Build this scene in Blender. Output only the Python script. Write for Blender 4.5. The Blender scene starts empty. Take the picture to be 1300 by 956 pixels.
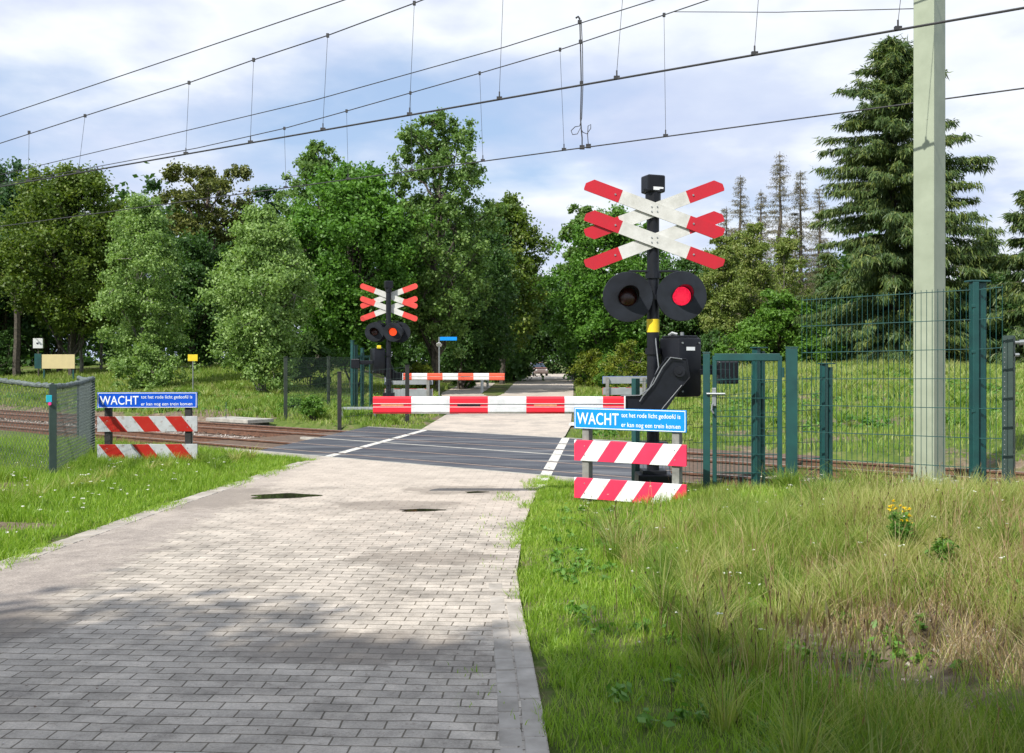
import bpy, bmesh, math, random
import numpy as np
from mathutils import Vector, Matrix
random.seed(7); RNG = np.random.default_rng(11)
SC = bpy.context.scene; COL = SC.collection
F = 1264.0; HC = 1.7; HY = 458.0          # focal length in photo pixels, eye height, horizon row (used only to read distances off the photo)
def G(px, py, z=0.0):
    d = F*(HC-z)/(py-HY); return ((px-650)/F*d, d)
def P(px, py, d): return Vector(((px-650)/F*d, d, HC+(HY-py)/F*d))
TD = np.array([-.795, .606]); ND = np.array([.606, .795])     # along the tracks / across them
def TN(n, t, z=0.0): p = ND*n + TD*t; return Vector((p[0], p[1], z))
def nt(x, y): return .606*x+.795*y, -.795*x+.606*y
def sst(a, b, v): u = np.clip((v-a)/(b-a), 0, 1); return u*u*(3-2*u)

# ------------------------------------------------------------------ materials
def newmat(name):
    m = bpy.data.materials.new(name); m.use_nodes = True
    nt_ = m.node_tree; b = nt_.nodes['Principled BSDF']; return m, nt_, b
def N(t, typ, **kw):
    n = t.nodes.new(typ)
    for k, v in kw.items():
        if k.startswith('i_'): n.inputs[k[2:].replace('_', ' ')].default_value = v
        else: setattr(n, k, v)
    return n
def L(t, a, b): t.links.new(a, b)
def rgba(c): return (c[0], c[1], c[2], 1)
def ramp(t, fac, stops):
    r = N(t, 'ShaderNodeValToRGB'); e = r.color_ramp.elements
    e[0].position = stops[0][0]; e[0].color = rgba(stops[0][1])
    e[1].position = stops[-1][0]; e[1].color = rgba(stops[-1][1])
    for p, c in stops[1:-1]:
        x = e.new(p); x.color = rgba(c)
    L(t, fac, r.inputs[0]); return r.outputs[0]
def noise(t, vec, scale, detail=4, rough=.55):
    n = N(t, 'ShaderNodeTexNoise'); n.inputs['Scale'].default_value = scale
    n.inputs['Detail'].default_value = detail; n.inputs['Roughness'].default_value = rough
    L(t, vec, n.inputs['Vector']); return n.outputs['Fac']
def mathn(t, op, a, b=None, c=None, clamp=False):
    n = N(t, 'ShaderNodeMath', operation=op); n.use_clamp = clamp
    for i, v in enumerate((a, b, c)):
        if v is None: continue
        if isinstance(v, (int, float)): n.inputs[i].default_value = v
        else: L(t, v, n.inputs[i])
    return n.outputs[0]
def mix(t, fac, a, b, typ='MIX'):
    n = N(t, 'ShaderNodeMix', data_type='RGBA', blend_type=typ)
    for i, v in ((0, fac), (6, a), (7, b)):
        if isinstance(v, (int, float)): n.inputs[i].default_value = v
        elif isinstance(v, tuple): n.inputs[i].default_value = rgba(v)
        else: L(t, v, n.inputs[i])
    return n.outputs[2]
def bump(t, h, b, dist=.01, st=.6):
    n = N(t, 'ShaderNodeBump'); n.inputs['Strength'].default_value = st; n.inputs['Distance'].default_value = dist
    L(t, h, n.inputs['Height']); L(t, n.outputs[0], b.inputs['Normal'])
def ocoord(t): return N(t, 'ShaderNodeTexCoord').outputs['Object']
def plain(name, c1, c2=None, scale=6, rough=.6, bumpd=0, metal=0, spec=.5, lo=.35, hi=.7):
    m, t, b = newmat(name); c2 = c2 or tuple(v*.75 for v in c1)
    v = ocoord(t); f = noise(t, v, scale, 6)
    L(t, ramp(t, f, [(lo, c2), (hi, c1)]), b.inputs['Base Color'])
    b.inputs['Roughness'].default_value = rough; b.inputs['Metallic'].default_value = metal
    b.inputs['Specular IOR Level'].default_value = spec
    if bumpd: bump(t, noise(t, v, scale*6, 5), b, bumpd)
    return m
M = {}
M['black'] = plain('black_paint', (.010, .012, .018), (.006, .007, .010), 9, .4, .001, 0, .35)
M['blackbox'] = plain('black_housing', (.005, .006, .009), (.010, .011, .015), 5, .42, .001, 0, .3)
M['disc'] = plain('matt_black_disc', (.007, .008, .010), (.020, .024, .032), 3, .5, .001, 0, .22)
M['green'] = plain('green_powder_coat', (.012, .075, .07), (.009, .05, .05), 5, .42, .0006)
M['dkgreen'] = plain('dark_green_post', (.022, .045, .04), (.035, .06, .052), 8, .55, .001)
M['olive'] = plain('faded_green_post', (.03, .045, .03), (.02, .03, .022), 8, .6, .001)
M['galv'] = plain('galvanised_steel', (.36, .38, .39), (.25, .27, .28), 14, .45, .0005, .6)
M['mastpaint'] = plain('pale_green_mast_paint', (.34, .385, .285), (.27, .31, .225), 3, .55, .0008)
M['grey'] = plain('grey_aluminium', (.34, .36, .38), (.27, .29, .30), 5, .5, .0004, .2)
M['cable'] = plain('grey_cable', (.20, .21, .22), (.13, .14, .15), 9, .5)
M['wire'] = plain('dark_wire', (.035, .036, .04), (.02, .02, .022), 9, .6)
M['white'] = plain('white_paint', (.74, .75, .76), (.62, .63, .62), 4, .45, .0005)
M['letter'] = plain('white_lettering', (.85, .87, .88), (.8, .82, .83), 4, .5)
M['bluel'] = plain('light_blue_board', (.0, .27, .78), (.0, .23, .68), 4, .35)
M['blueshaded'] = plain('shaded_blue_board', (.0, .085, .62), (.0, .07, .50), 4, .35)  # board blue with shade put into the colour, for the board in less sun
M['yellow'] = plain('yellow_sticker', (.80, .62, .02), (.70, .52, .02), 8, .5)
M['concrete'] = plain('pale_concrete', (.44, .42, .37), (.28, .27, .24), 5, .85, .003)
M['post'] = plain('weathered_grey_post', (.27, .27, .25), (.15, .15, .14), 10, .8, .002)
M['blackpost'] = plain('black_recycled_post', (.028, .028, .028), (.015, .015, .015), 10, .7, .002)
M['paintline'] = plain('road_paint', (.64, .62, .56), (.22, .21, .19), 11, .7, .001, lo=.34, hi=.5)
M['tan'] = plain('tan_board', (.56, .47, .24), (.50, .42, .22), 3, .6)
M['bark'] = plain('bark', (.10, .085, .065), (.035, .03, .025), 9, .9, .01)
M['barkpale'] = plain('pale_bark', (.30, .29, .25), (.10, .09, .075), 7, .85, .008)
M['barkpine'] = plain('pine_bark', (.16, .12, .09), (.07, .055, .045), 7, .9, .01)
M['barkdead'] = plain('dead_wood', (.15, .125, .10), (.08, .065, .05), 7, .9, .005)
M['water'] = plain('puddle_water', (.030, .026, .018), (.02, .018, .014), 3, .04)
M['stone'] = plain('pale_stone', (.34, .30, .26), (.18, .16, .14), 9, .85, .002)
M['carbody'] = plain('pale_car_paint', (.20, .16, .15), (.17, .13, .12), 3, .5)
M['carred'] = plain('salmon_paint', (.34, .15, .12), (.30, .13, .10), 3, .4)
M['glass'] = plain('dark_glass', (.03, .05, .08), (.02, .03, .05), 3, .1)
M['bluesign'] = plain('teal_sign', (.02, .28, .42), (.02, .22, .36), 3, .4)
M['magenta'] = plain('magenta_paint', (.65, .03, .22), (.55, .03, .2), 3, .5)
M['cyan'] = plain('cyan_paint', (.02, .48, .62), (.02, .4, .55), 3, .5)
M['roll'] = plain('dull_zinc_mesh', (.15, .18, .175), (.07, .09, .085), 30, .75, .001)
def red_paint(name, c, fade):
    m, t, b = newmat(name); v = ocoord(t)
    f = ramp(t, noise(t, v, 6, 6), [(.35, c), (.75, fade)])
    L(t, f, b.inputs['Base Color']); b.inputs['Roughness'].default_value = .42; return m
M['red'] = red_paint('signal_red', (.50, .008, .022), (.42, .012, .024))
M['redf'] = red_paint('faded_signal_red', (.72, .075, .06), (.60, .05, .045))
def bladewhite():
    m, t, b = newmat('blade_white'); v = ocoord(t)
    f = ramp(t, noise(t, v, 3, 8, .7), [(.3, (.42, .42, .38)), (.55, (.60, .60, .57)), (.8, (.66, .67, .66))])
    L(t, f, b.inputs['Base Color']); b.inputs['Roughness'].default_value = .5; return m
M['bladew'] = bladewhite()
def stripes(name, red, white, period, slope, off=0.0, duty=.5, dirt=.3, axis='X', rust=False):
    m, t, b = newmat(name); v = ocoord(t)
    s = N(t, 'ShaderNodeSeparateXYZ'); L(t, v, s.inputs[0])
    u = mathn(t, 'ADD', s.outputs[0], mathn(t, 'MULTIPLY', s.outputs[2], -slope))
    u = mathn(t, 'ADD', mathn(t, 'DIVIDE', u, period), off+40)
    fr = mathn(t, 'FRACT', u); k = mathn(t, 'LESS_THAN', fr, duty)
    w = ramp(t, noise(t, v, 5, 7, .65), [(.28, tuple(x*(1-dirt) for x in white)), (.6, white)])
    r = ramp(t, noise(t, v, 7, 6), [(.3, red), (.8, tuple(min(1, x*1.15+.004) for x in red))])
    c = mix(t, k, w, r)
    if rust:
        g = noise(t, v, 14, 6, .7)
        c = mix(t, mathn(t, 'MULTIPLY', mathn(t, 'GREATER_THAN', g, .6), .45), c, (.20, .12, .06))
    L(t, c, b.inputs['Base Color']); b.inputs['Roughness'].default_value = .42; return m
M['beam'] = stripes('barrier_stripes', (.66, .012, .03), (.74, .76, .78), .94, 0, 0, .5, .38)
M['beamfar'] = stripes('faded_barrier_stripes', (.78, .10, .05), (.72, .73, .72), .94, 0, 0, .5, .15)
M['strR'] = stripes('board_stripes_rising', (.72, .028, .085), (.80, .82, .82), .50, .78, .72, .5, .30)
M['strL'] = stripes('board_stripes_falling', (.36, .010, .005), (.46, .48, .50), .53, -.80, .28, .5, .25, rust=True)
def ledmat(name, c, s):
    m, t, b = newmat(name); v = ocoord(t)
    vo = N(t, 'ShaderNodeTexVoronoi'); vo.inputs['Scale'].default_value = 55; L(t, v, vo.inputs['Vector'])
    k = ramp(t, vo.outputs['Distance'], [(.1, (1, 1, 1)), (.7, (.55, .55, .55))])
    e = mix(t, 1.0, k, c, 'MULTIPLY'); L(t, e, b.inputs['Emission Color'])
    b.inputs['Base Color'].default_value = rgba((c[0]*.5, c[1]*.3, c[2]*.3)); b.inputs['Emission Strength'].default_value = s; return m
M['lit'] = ledmat('lit_red_lens', (1, .02, .07), 1.05)
M['litfar'] = ledmat('lit_orange_red_lens', (1, .085, .02), 1.25)
M['unlit'] = plain('unlit_lens', (.05, .012, .010), (.03, .006, .006), 30, .25)
def leafmat(name, cols, transl=.35, rough=.5, big=.35):
    m, t, b = newmat(name)
    a = N(t, 'ShaderNodeAttribute', attribute_name='rnd'); v = ocoord(t)
    f = mathn(t, 'ADD', mathn(t, 'MULTIPLY', a.outputs['Fac'], 1-big), mathn(t, 'MULTIPLY', noise(t, v, .7, 3), big))
    c = ramp(t, f, [(i/(len(cols)-1)*.8+.1, x) for i, x in enumerate(cols)])
    L(t, c, b.inputs['Base Color']); b.inputs['Roughness'].default_value = rough
    b.inputs['Specular IOR Level'].default_value = .35
    tr = N(t, 'ShaderNodeBsdfTranslucent'); c2 = mix(t, 1.0, c, (1.25, 1.35, .6), 'MULTIPLY'); L(t, c2, tr.inputs[0])
    ms = N(t, 'ShaderNodeMixShader'); ms.inputs[0].default_value = transl
    L(t, b.outputs[0], ms.inputs[1]); L(t, tr.outputs[0], ms.inputs[2])
    L(t, ms.outputs[0], t.nodes['Material Output'].inputs['Surface']); return m
LF = {
 'oak': leafmat('oak_leaves', [(0.052, 0.128, 0.016), (0.099, 0.226, 0.03), (0.18, 0.342, 0.058)]),
 'dark': leafmat('dark_leaves', [(0.035, 0.082, 0.019), (0.061, 0.133, 0.032), (0.104, 0.194, 0.045)]),
 'blue': leafmat('bluish_leaves', [(0.035, 0.086, 0.035), (0.061, 0.131, 0.053), (0.101, 0.187, 0.072)]),
 'beech': leafmat('olive_beech_leaves', [(0.052, 0.093, 0.014), (0.104, 0.168, 0.023), (0.191, 0.238, 0.035)]),
 'birch': leafmat('birch_leaves', [(0.122, 0.215, 0.052), (0.215, 0.336, 0.093), (0.348, 0.464, 0.18)]),
 'ash': leafmat('ash_leaves', [(0.07, 0.139, 0.03), (0.128, 0.226, 0.052), (0.232, 0.331, 0.099)]),
 'yell': leafmat('yellow_birch_leaves', [(.11, .165, .035), (.185, .25, .055), (.29, .30, .10)]),
 'pine': leafmat('pine_needles', [(0.063, 0.09, 0.021), (0.121, 0.144, 0.03), (0.19, 0.19, 0.037)], .2),
 'spruce': leafmat('spruce_needles', [(0.037, 0.079, 0.026), (0.088, 0.143, 0.04), (0.22, 0.248, 0.055)], .25),
 'dead': leafmat('dry_needles', [(.10, .085, .055), (.15, .13, .07), (.15, .17, .06)], .1),
 'bush': leafmat('bush_leaves', [(0.057, 0.132, 0.018), (0.109, 0.23, 0.03), (0.184, 0.31, 0.052)]),
 'ybush': leafmat('yellow_green_bush_leaves', [(.08, .12, .015), (.15, .20, .02), (.26, .25, .03)]),
 'ragflower': leafmat('ragwort_flowers', [(.60, .42, .01), (.75, .52, .01), (.8, .6, .03)], .2),
 'wflower': leafmat('white_flowers', [(.6, .6, .52), (.72, .72, .66), (.8, .8, .76)], .2),
 'grassg': leafmat('verge_grass', [(0.115, 0.218, 0.016), (0.218, 0.356, 0.034), (0.322, 0.46, 0.069), (0.483, 0.46, 0.196)], .4, .45, .3),
 'grasst': leafmat('tall_grass', [(0.098, 0.172, 0.023), (0.178, 0.276, 0.039), (0.299, 0.368, 0.081), (0.506, 0.437, 0.23)], .4, .45, .35),
 'meadow': leafmat('meadow_grass', [(.09, .18, .020), (.16, .27, .034), (.27, .34, .075), (.50, .43, .27)], .35, .5, .6),
 'dry': leafmat('dry_grass', [(.20, .115, .06), (.38, .28, .155), (.56, .47, .31)], .35, .6),
 'spike': leafmat('brown_seed_spikes', [(.05, .025, .015), (.10, .055, .03), (.16, .10, .05)], .1),
 'weed': leafmat('weed_leaves', [(.07, .17, .024), (.12, .26, .04), (.18, .32, .07)]),
}

# ------------------------------------------------------------------ mesh helpers
class B:
    def __init__(s): s.bm = bmesh.new()
    def box(s, c, d, rz=0, bev=0, rot=None):
        r = bmesh.ops.create_cube(s.bm, size=1); vs = r['verts']
        bmesh.ops.scale(s.bm, vec=d, verts=vs)
        if bev:
            es = list({e for v in vs for e in v.link_edges})
            q = bmesh.ops.bevel(s.bm, geom=es, offset=bev, segments=2, affect='EDGES', profile=.5); vs = list({v for f in q['faces'] for v in f.verts} | {v for v in vs if v.is_valid})
        if rot is not None: bmesh.ops.rotate(s.bm, cent=(0, 0, 0), matrix=rot, verts=vs)
        if rz: bmesh.ops.rotate(s.bm, cent=(0, 0, 0), matrix=Matrix.Rotation(rz, 3, 'Z'), verts=vs)
        bmesh.ops.translate(s.bm, vec=c, verts=vs); return s
    def cyl(s, a, b, r, r2=None, n=12, cap=True):
        a = Vector(a); b = Vector(b); r2 = r if r2 is None else r2
        z = (b-a).normalized(); x = z.orthogonal().normalized(); y = z.cross(x)
        A = [s.bm.verts.new(a+(x*math.cos(k*2*math.pi/n)+y*math.sin(k*2*math.pi/n))*r) for k in range(n)]
        C = [s.bm.verts.new(b+(x*math.cos(k*2*math.pi/n)+y*math.sin(k*2*math.pi/n))*r2) for k in range(n)]
        for k in range(n): s.bm.faces.new((A[k], A[(k+1) % n], C[(k+1) % n], C[k]))
        if cap: s.bm.faces.new(A[::-1]); s.bm.faces.new(C)
        return s
    def tube(s, pts, r, n=6):
        pts = [Vector(p) for p in pts]
        if isinstance(r, (int, float)): r = [r]*len(pts)
        rings = []; ref = None
        for i, p in enumerate(pts):
            d = (pts[min(i+1, len(pts)-1)]-pts[max(i-1, 0)]).normalized()
            x = d.orthogonal().normalized() if ref is None else (ref-d*ref.dot(d)).normalized()
            ref = x; y = d.cross(x)
            rings.append([s.bm.verts.new(p+(x*math.cos(k*2*math.pi/n)+y*math.sin(k*2*math.pi/n))*r[i]) for k in range(n)])
        for a, b in zip(rings, rings[1:]):
            for k in range(n): s.bm.faces.new((a[k], a[(k+1) % n], b[(k+1) % n], b[k]))
        s.bm.faces.new(rings[0][::-1]); s.bm.faces.new(rings[-1]); return s
    def prism(s, poly, y0, y1, org=(0, 0, 0), M3=None):        # polygon in x,z, thickness along y
        def tr(p):
            v = Vector(p)
            if M3 is not None: v = M3 @ v
            return v+Vector(org)
        A = [s.bm.verts.new(tr((x, y0, z))) for x, z in poly]; C = [s.bm.verts.new(tr((x, y1, z))) for x, z in poly]
        n = len(poly)
        s.bm.faces.new(A); s.bm.faces.new(C[::-1])
        for k in range(n): s.bm.faces.new((A[k], C[k], C[(k+1) % n], A[(k+1) % n]))
        return s
    def face(s, pts): s.bm.faces.new([s.bm.verts.new(p) for p in pts]); return s
    def out(s, name, m, parent=None, smooth=False, loc=None, rz=0):
        bmesh.ops.recalc_face_normals(s.bm, faces=s.bm.faces[:])
        if parent and name in ('bolt', 'clamp', 'counter_arm', 'hinge', 'clip', 'cable', 'bracket', 'marker', 'reflector', 'post_cap', 'wire_tensioner'):
            seen = set(); isl = []
            for f0 in s.bm.faces:
                if f0 in seen: continue
                st = [f0]; seen.add(f0); g = []
                while st:
                    f = st.pop(); g.append(f)
                    for e in f.edges:
                        for f2 in e.link_faces:
                            if f2 not in seen: seen.add(f2); st.append(f2)
                isl.append(g)
            if len(isl) > 1:
                for g in isl:
                    nb = bmesh.new(); mp = {}
                    for f in g: nb.faces.new([mp.setdefault(v, None) or mp.__setitem__(v, nb.verts.new(v.co)) or mp[v] for v in f.verts])
                    k = B(); k.bm.free(); k.bm = nb; o = k.out(name, m, parent, smooth)
                s.bm.free(); return o
        me = bpy.data.meshes.new(name); s.bm.to_mesh(me); s.bm.free()
        if smooth:
            for p in me.polygons: p.use_smooth = True
            try: me.set_sharp_from_angle(angle=math.radians(40))
            except Exception: pass
        me.materials.append(m); o = bpy.data.objects.new(name, me); COL.objects.link(o)
        if parent: o.parent = parent
        if loc is not None: o.location = loc
        o.rotation_euler.z = rz
        return o
def tag(o, label, cat, group=None):
    o['label'] = label; o['category'] = cat
    if group: o['group'] = group
    return o
def thing(name, label, cat, loc=(0, 0, 0), rz=0, group=None):
    o = bpy.data.objects.new(name, None); COL.objects.link(o); o.empty_display_size = .2
    o.location = loc; o.rotation_euler.z = rz; return tag(o, label, cat, group)
def kind(o, k, label=None, cat=None):
    o['kind'] = k
    if label: o['label'] = label
    if cat: o['category'] = cat
    return o
def rawmesh(name, V, Fc, m, parent=None, rnd=None, nper=4, smooth=False):
    """V (n,3); Fc (f,nper) ints (nper 3 or 4), rnd per face"""
    me = bpy.data.meshes.new(name); V = np.ascontiguousarray(V, dtype=np.float32); Fc = np.ascontiguousarray(Fc, dtype=np.int32)
    me.vertices.add(len(V)); me.vertices.foreach_set('co', V.ravel())
    me.loops.add(Fc.size); me.loops.foreach_set('vertex_index', Fc.ravel())
    me.polygons.add(len(Fc)); me.polygons.foreach_set('loop_start', np.arange(0, Fc.size, nper, dtype=np.int32))
    me.polygons.foreach_set('loop_total', np.full(len(Fc), nper, dtype=np.int32))
    if smooth: me.polygons.foreach_set('use_smooth', np.ones(len(Fc), dtype=bool))
    me.update(calc_edges=True)
    if rnd is not None:
        a = me.attributes.new('rnd', 'FLOAT', 'FACE'); a.data.foreach_set('value', np.ascontiguousarray(rnd, dtype=np.float32))
    me.materials.append(m); o = bpy.data.objects.new(name, me); COL.objects.link(o)
    if parent: o.parent = parent
    return o

# ------------------------------------------------------------------ road outline and terrain
LE = np.array([(-30, -4.7), (4, -4.55), (8.36, -4.3), (11.5, -4.09), (16.3, -3.6), (18.2, -3.35), (24.7, -2.25), (32.6, -2.06), (39, -2.4), (51.2, -3.7), (82.7, -3.7), (130, -1.5)])
RE = np.array([(-30, .6), (3, .2), (5.24, .137), (7.76, .03), (10.5, .13), (14.8, .47), (26.2, 1.55), (51.2, 3.16), (82.7, 5.1), (130, 8)])
PR = np.array([(46, -.95), (51.2, -1.55), (82.7, -1.2), (130, .6)])   # right edge of the cycle path
ML = np.array([(46, -.85), (51.2, -.45), (82.7, .33), (130, 2.9)])    # left edge of the road beyond the fork
def le(y): return np.interp(y, LE[:, 0], LE[:, 1])
def re_(y): return np.interp(y, RE[:, 0], RE[:, 1])
def vnoise(x, y, s, seed=0):
    x = np.asarray(x)*s+seed*17.3; y = np.asarray(y)*s+seed*9.1
    xi = np.floor(x).astype(int); yi = np.floor(y).astype(int); fx = x-xi; fy = y-yi
    fx = fx*fx*(3-2*fx); fy = fy*fy*(3-2*fy)
    def h(a, b):
        v = np.sin(a*127.1+b*311.7+seed*74.7)*43758.5453; return v-np.floor(v)
    return (h(xi, yi)*(1-fx)+h(xi+1, yi)*fx)*(1-fy)+(h(xi, yi+1)*(1-fx)+h(xi+1, yi+1)*fx)*fy
def terrain(x, y):
    x = np.asarray(x, float); y = np.asarray(y, float)
    n, t = nt(x, y); l = le(y); r = re_(y)
    out = np.maximum(l-x, x-r)                       # distance outside the road
    z = .04*(vnoise(x, y, .8, 1)-.5)*np.clip(out, 0, 1)
    near = 1-sst(10.6, 11.7, n)
    mound = sst(.9, 3.6, x-r)*near*sst(1.0, 4.0, y)
    z = z+mound*(.24+.16*(vnoise(x, y, .55, 2)-.3)+.07*(vnoise(x, y, 2.2, 3)-.5))
    hol = np.exp(-(((x-2.2)/.6)**2+((y-5.7)/.9)**2))
    z = z-.16*hol*near
    z = z+.15*sst(2, 7, -x-3.6)*near
    side = np.where(x < 0, sst(3.0, 10, out), sst(2.0, 9, out))
    z = z+side*sst(19.0, 43, n)*1.25+side*.12*sst(19, 22, n)*(vnoise(x, y, .25, 5))
    z = z+sst(1.0, 3.0, out)*.10*sst(18.6, 20, n)*vnoise(x, y, .9, 6)
    bed = sst(11.35, 11.75, n)*(1-sst(17.95, 18.5, n))
    z = z*(1-bed)-.34*bed
    z = np.where(out < .0, np.minimum(z, -.05), np.where(out < .12, z-.03, z))
    isl = (y > 46.5) & (x > np.interp(y, PR[:, 0], PR[:, 1])) & (x < np.interp(y, ML[:, 0], ML[:, 1]))
    return np.where(isl, .03, z)
def tz(x, y): return float(terrain(x, y))
def gridmesh(name, xs, ys, m, zf):
    X, Y = np.meshgrid(xs, ys); Z = zf(X, Y)
    V = np.stack([X.ravel(), Y.ravel(), Z.ravel()], 1); nx = len(xs); ny = len(ys)
    i = (np.arange(ny-1)[:, None]*nx+np.arange(nx-1)[None, :]).ravel()
    return rawmesh(name, V, np.stack([i, i+1, i+1+nx, i+nx], 1), m, smooth=True)
def soil():
    m, t, b = newmat('soil_and_turf'); v = ocoord(t)
    a = noise(t, v, .45, 5); c = noise(t, v, 4, 8, .7)
    g = ramp(t, c, [(.3, (.060, .095, .018)), (.5, (.095, .14, .028)), (.72, (.17, .175, .06))])
    d = ramp(t, noise(t, v, 9, 8, .7), [(.3, (.09, .065, .045)), (.55, (.20, .155, .11)), (.8, (.34, .29, .22))])
    k = ramp(t, mathn(t, 'ADD', a, mathn(t, 'MULTIPLY', mathn(t, 'SUBTRACT', c, .5), .5)), [(.50, (0, 0, 0)), (.62, (1, 1, 1))])
    col = mix(t, k, g, d)
    # bare patches that lie where the photograph shows them
    s = N(t, 'ShaderNodeSeparateXYZ'); L(t, v, s.inputs[0])
    def patch(cx, cy, rx, ry):
        u = mathn(t, 'POWER', mathn(t, 'DIVIDE', mathn(t, 'SUBTRACT', s.outputs[0], cx), rx), 2)
        w = mathn(t, 'POWER', mathn(t, 'DIVIDE', mathn(t, 'SUBTRACT', s.outputs[1], cy), ry), 2)
        q = mathn(t, 'ADD', mathn(t, 'ADD', u, w), mathn(t, 'MULTIPLY', mathn(t, 'SUBTRACT', c, .5), 1.6))
        return mathn(t, 'LESS_THAN', q, 1.0)
    pk = None
    for p in PATCH:
        q = patch(*p); pk = q if pk is None else mathn(t, 'MAXIMUM', pk, q)
    col = mix(t, pk, col, d)
    L(t, col, b.inputs['Base Color']); b.inputs['Roughness'].default_value = .95; b.inputs['Specular IOR Level'].default_value = .15
    bump(t, noise(t, v, 22, 8, .75), b, .03, .8); return m
PATCH = [(2.2, 5.7, .62, 1.0), (-7.0, 12.7, .9, .9), (-5.6, 10.2, .9, .35), (3.3, 9.2, .4, .4), (-9.3, 31.5, 2.6, 1.7), (-15.5, 33, 2.5, 1.6)]
xs = np.unique(np.concatenate([np.linspace(-260, -40, 30), np.arange(-40, -12, .7), np.arange(-12, 9, .15), np.arange(9, 40, .7), np.linspace(40, 260, 30)]))
ys = np.unique(np.concatenate([np.linspace(-60, -2, 20), np.arange(-2, 20, .15), np.arange(20, 60, .5), np.arange(60, 130, 2.5), np.linspace(130, 520, 26)]))
kind(gridmesh('ground', xs, ys, soil(), terrain), 'structure')

# road -------------------------------------------------------------
def roadmat():
    m, t, b = newmat('concrete_pavers'); v = ocoord(t)
    wob = N(t, 'ShaderNodeTexNoise'); wob.inputs['Scale'].default_value = 1.6; wob.inputs['Detail'].default_value = 3; L(t, v, wob.inputs['Vector'])
    sub = N(t, 'ShaderNodeVectorMath', operation='SUBTRACT'); L(t, wob.outputs['Color'], sub.inputs[0]); sub.inputs[1].default_value = (.5, .5, .5)
    scl = N(t, 'ShaderNodeVectorMath', operation='SCALE'); L(t, sub.outputs[0], scl.inputs[0]); scl.inputs['Scale'].default_value = .05
    add = N(t, 'ShaderNodeVectorMath', operation='ADD'); L(t, v, add.inputs[0]); L(t, scl.outputs[0], add.inputs[1])
    vr = N(t, 'ShaderNodeVectorRotate', rotation_type='Z_AXIS'); L(t, add.outputs[0], vr.inputs['Vector']); vr.inputs['Angle'].default_value = .055
    br = N(t, 'ShaderNodeTexBrick'); L(t, vr.outputs[0], br.inputs['Vector'])
    br.inputs['Scale'].default_value = 1; br.inputs['Brick Width'].default_value = .212; br.inputs['Row Height'].default_value = .106
    br.inputs['Mortar Size'].default_value = .0048; br.inputs['Mortar Smooth'].default_value = .35; br.inputs['Bias'].default_value = -.1
    br.inputs['Color1'].default_value = (.385, .355, .32, 1); br.inputs['Color2'].default_value = (.52, .478, .43, 1)
    br.inputs['Mortar'].default_value = (.155, .137, .108, 1)
    fine = noise(t, v, 70, 5, .8); mid = noise(t, v, 3.5, 8, .7); big = noise(t, v, .55, 5, .6)
    grit = ramp(t, fine, [(.3, (.72, .72, .72)), (.7, (1.18, 1.17, 1.15))])
    col = mix(t, 1.0, br.outputs['Color'], grit, 'MULTIPLY')
    stain = ramp(t, mid, [(.3, (.70, .69, .67)), (.5, (1.0, .99, .97)), (.65, (1.16, 1.14, 1.10))])
    col = mix(t, 1.0, col, stain, 'MULTIPLY')
    s = N(t, 'ShaderNodeSeparateXYZ'); L(t, v, s.inputs[0])
    gr = ramp(t, noise(t, v, 1.7, 9, .75), [(.42, (1.08, 1.07, 1.05)), (.54, (.86, .85, .83)), (.66, (.58, .57, .56))])
    col = mix(t, .9, col, gr, 'MULTIPLY')
    # blown sand lying over the joints, thicker towards the rails
    yy = mathn(t, 'MULTIPLY', mathn(t, 'SUBTRACT', s.outputs[1], 8.0), .05)
    yy = mathn(t, 'MINIMUM', mathn(t, 'MAXIMUM', yy, -.08), .34)
    sk = ramp(t, mathn(t, 'ADD', mathn(t, 'ADD', mathn(t, 'MULTIPLY', big, .55), mathn(t, 'MULTIPLY', mid, .45)), yy), [(.50, (0, 0, 0)), (.78, (1, 1, 1))])
    sand = ramp(t, noise(t, v, 30, 8, .8), [(.3, (.44, .375, .31)), (.7, (.62, .54, .46))])
    sk2 = mathn(t, 'MULTIPLY', sk, mathn(t, 'ADD', mathn(t, 'MULTIPLY', noise(t, v, 6, 6, .8), .9), .12, None, True)); col = mix(t, sk2, col, sand)
    # smooth tarmac strip along the left edge
    ed = mathn(t, 'ADD', s.outputs[0], mathn(t, 'MULTIPLY', mathn(t, 'SUBTRACT', mid, .5), 1.1))
    k1 = mathn(t, 'MULTIPLY_ADD', ed, -4.0, -12.6, True); k2 = mathn(t, 'LESS_THAN', s.outputs[1], 18.2)
    ktar = mathn(t, 'MULTIPLY', k1, k2)
    tar = ramp(t, mathn(t, 'ADD', mathn(t, 'MULTIPLY', noise(t, v, 60, 8, .85), .7), mathn(t, 'MULTIPLY', noise(t, v, 4, 7, .7), .3)), [(.38, (.17, .148, .130)), (.5, (.28, .245, .215)), (.62, (.50, .44, .38))])
    tar = mix(t, mathn(t, 'MULTIPLY', sk, .35), tar, sand)
    col = mix(t, ktar, col, tar)
    spk = ramp(t, noise(t, v, 16, 9, .8), [(.34, (.42, .38, .34)), (.44, (1, 1, 1))])
    col = mix(t, .8, col, spk, 'MULTIPLY')
    # reddish damp-soil stains and dark oil stains
    def patch(cx, cy, rx, ry):
        u = mathn(t, 'POWER', mathn(t, 'DIVIDE', mathn(t, 'SUBTRACT', s.outputs[0], cx), rx), 2)
        w = mathn(t, 'POWER', mathn(t, 'DIVIDE', mathn(t, 'SUBTRACT', s.outputs[1], cy), ry), 2)
        q = mathn(t, 'ADD', mathn(t, 'ADD', u, w), mathn(t, 'MULTIPLY', mathn(t, 'SUBTRACT', mid, .5), 2.2))
        return ramp(t, q, [(.5, (1, 1, 1)), (1.25, (0, 0, 0))])
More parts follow.
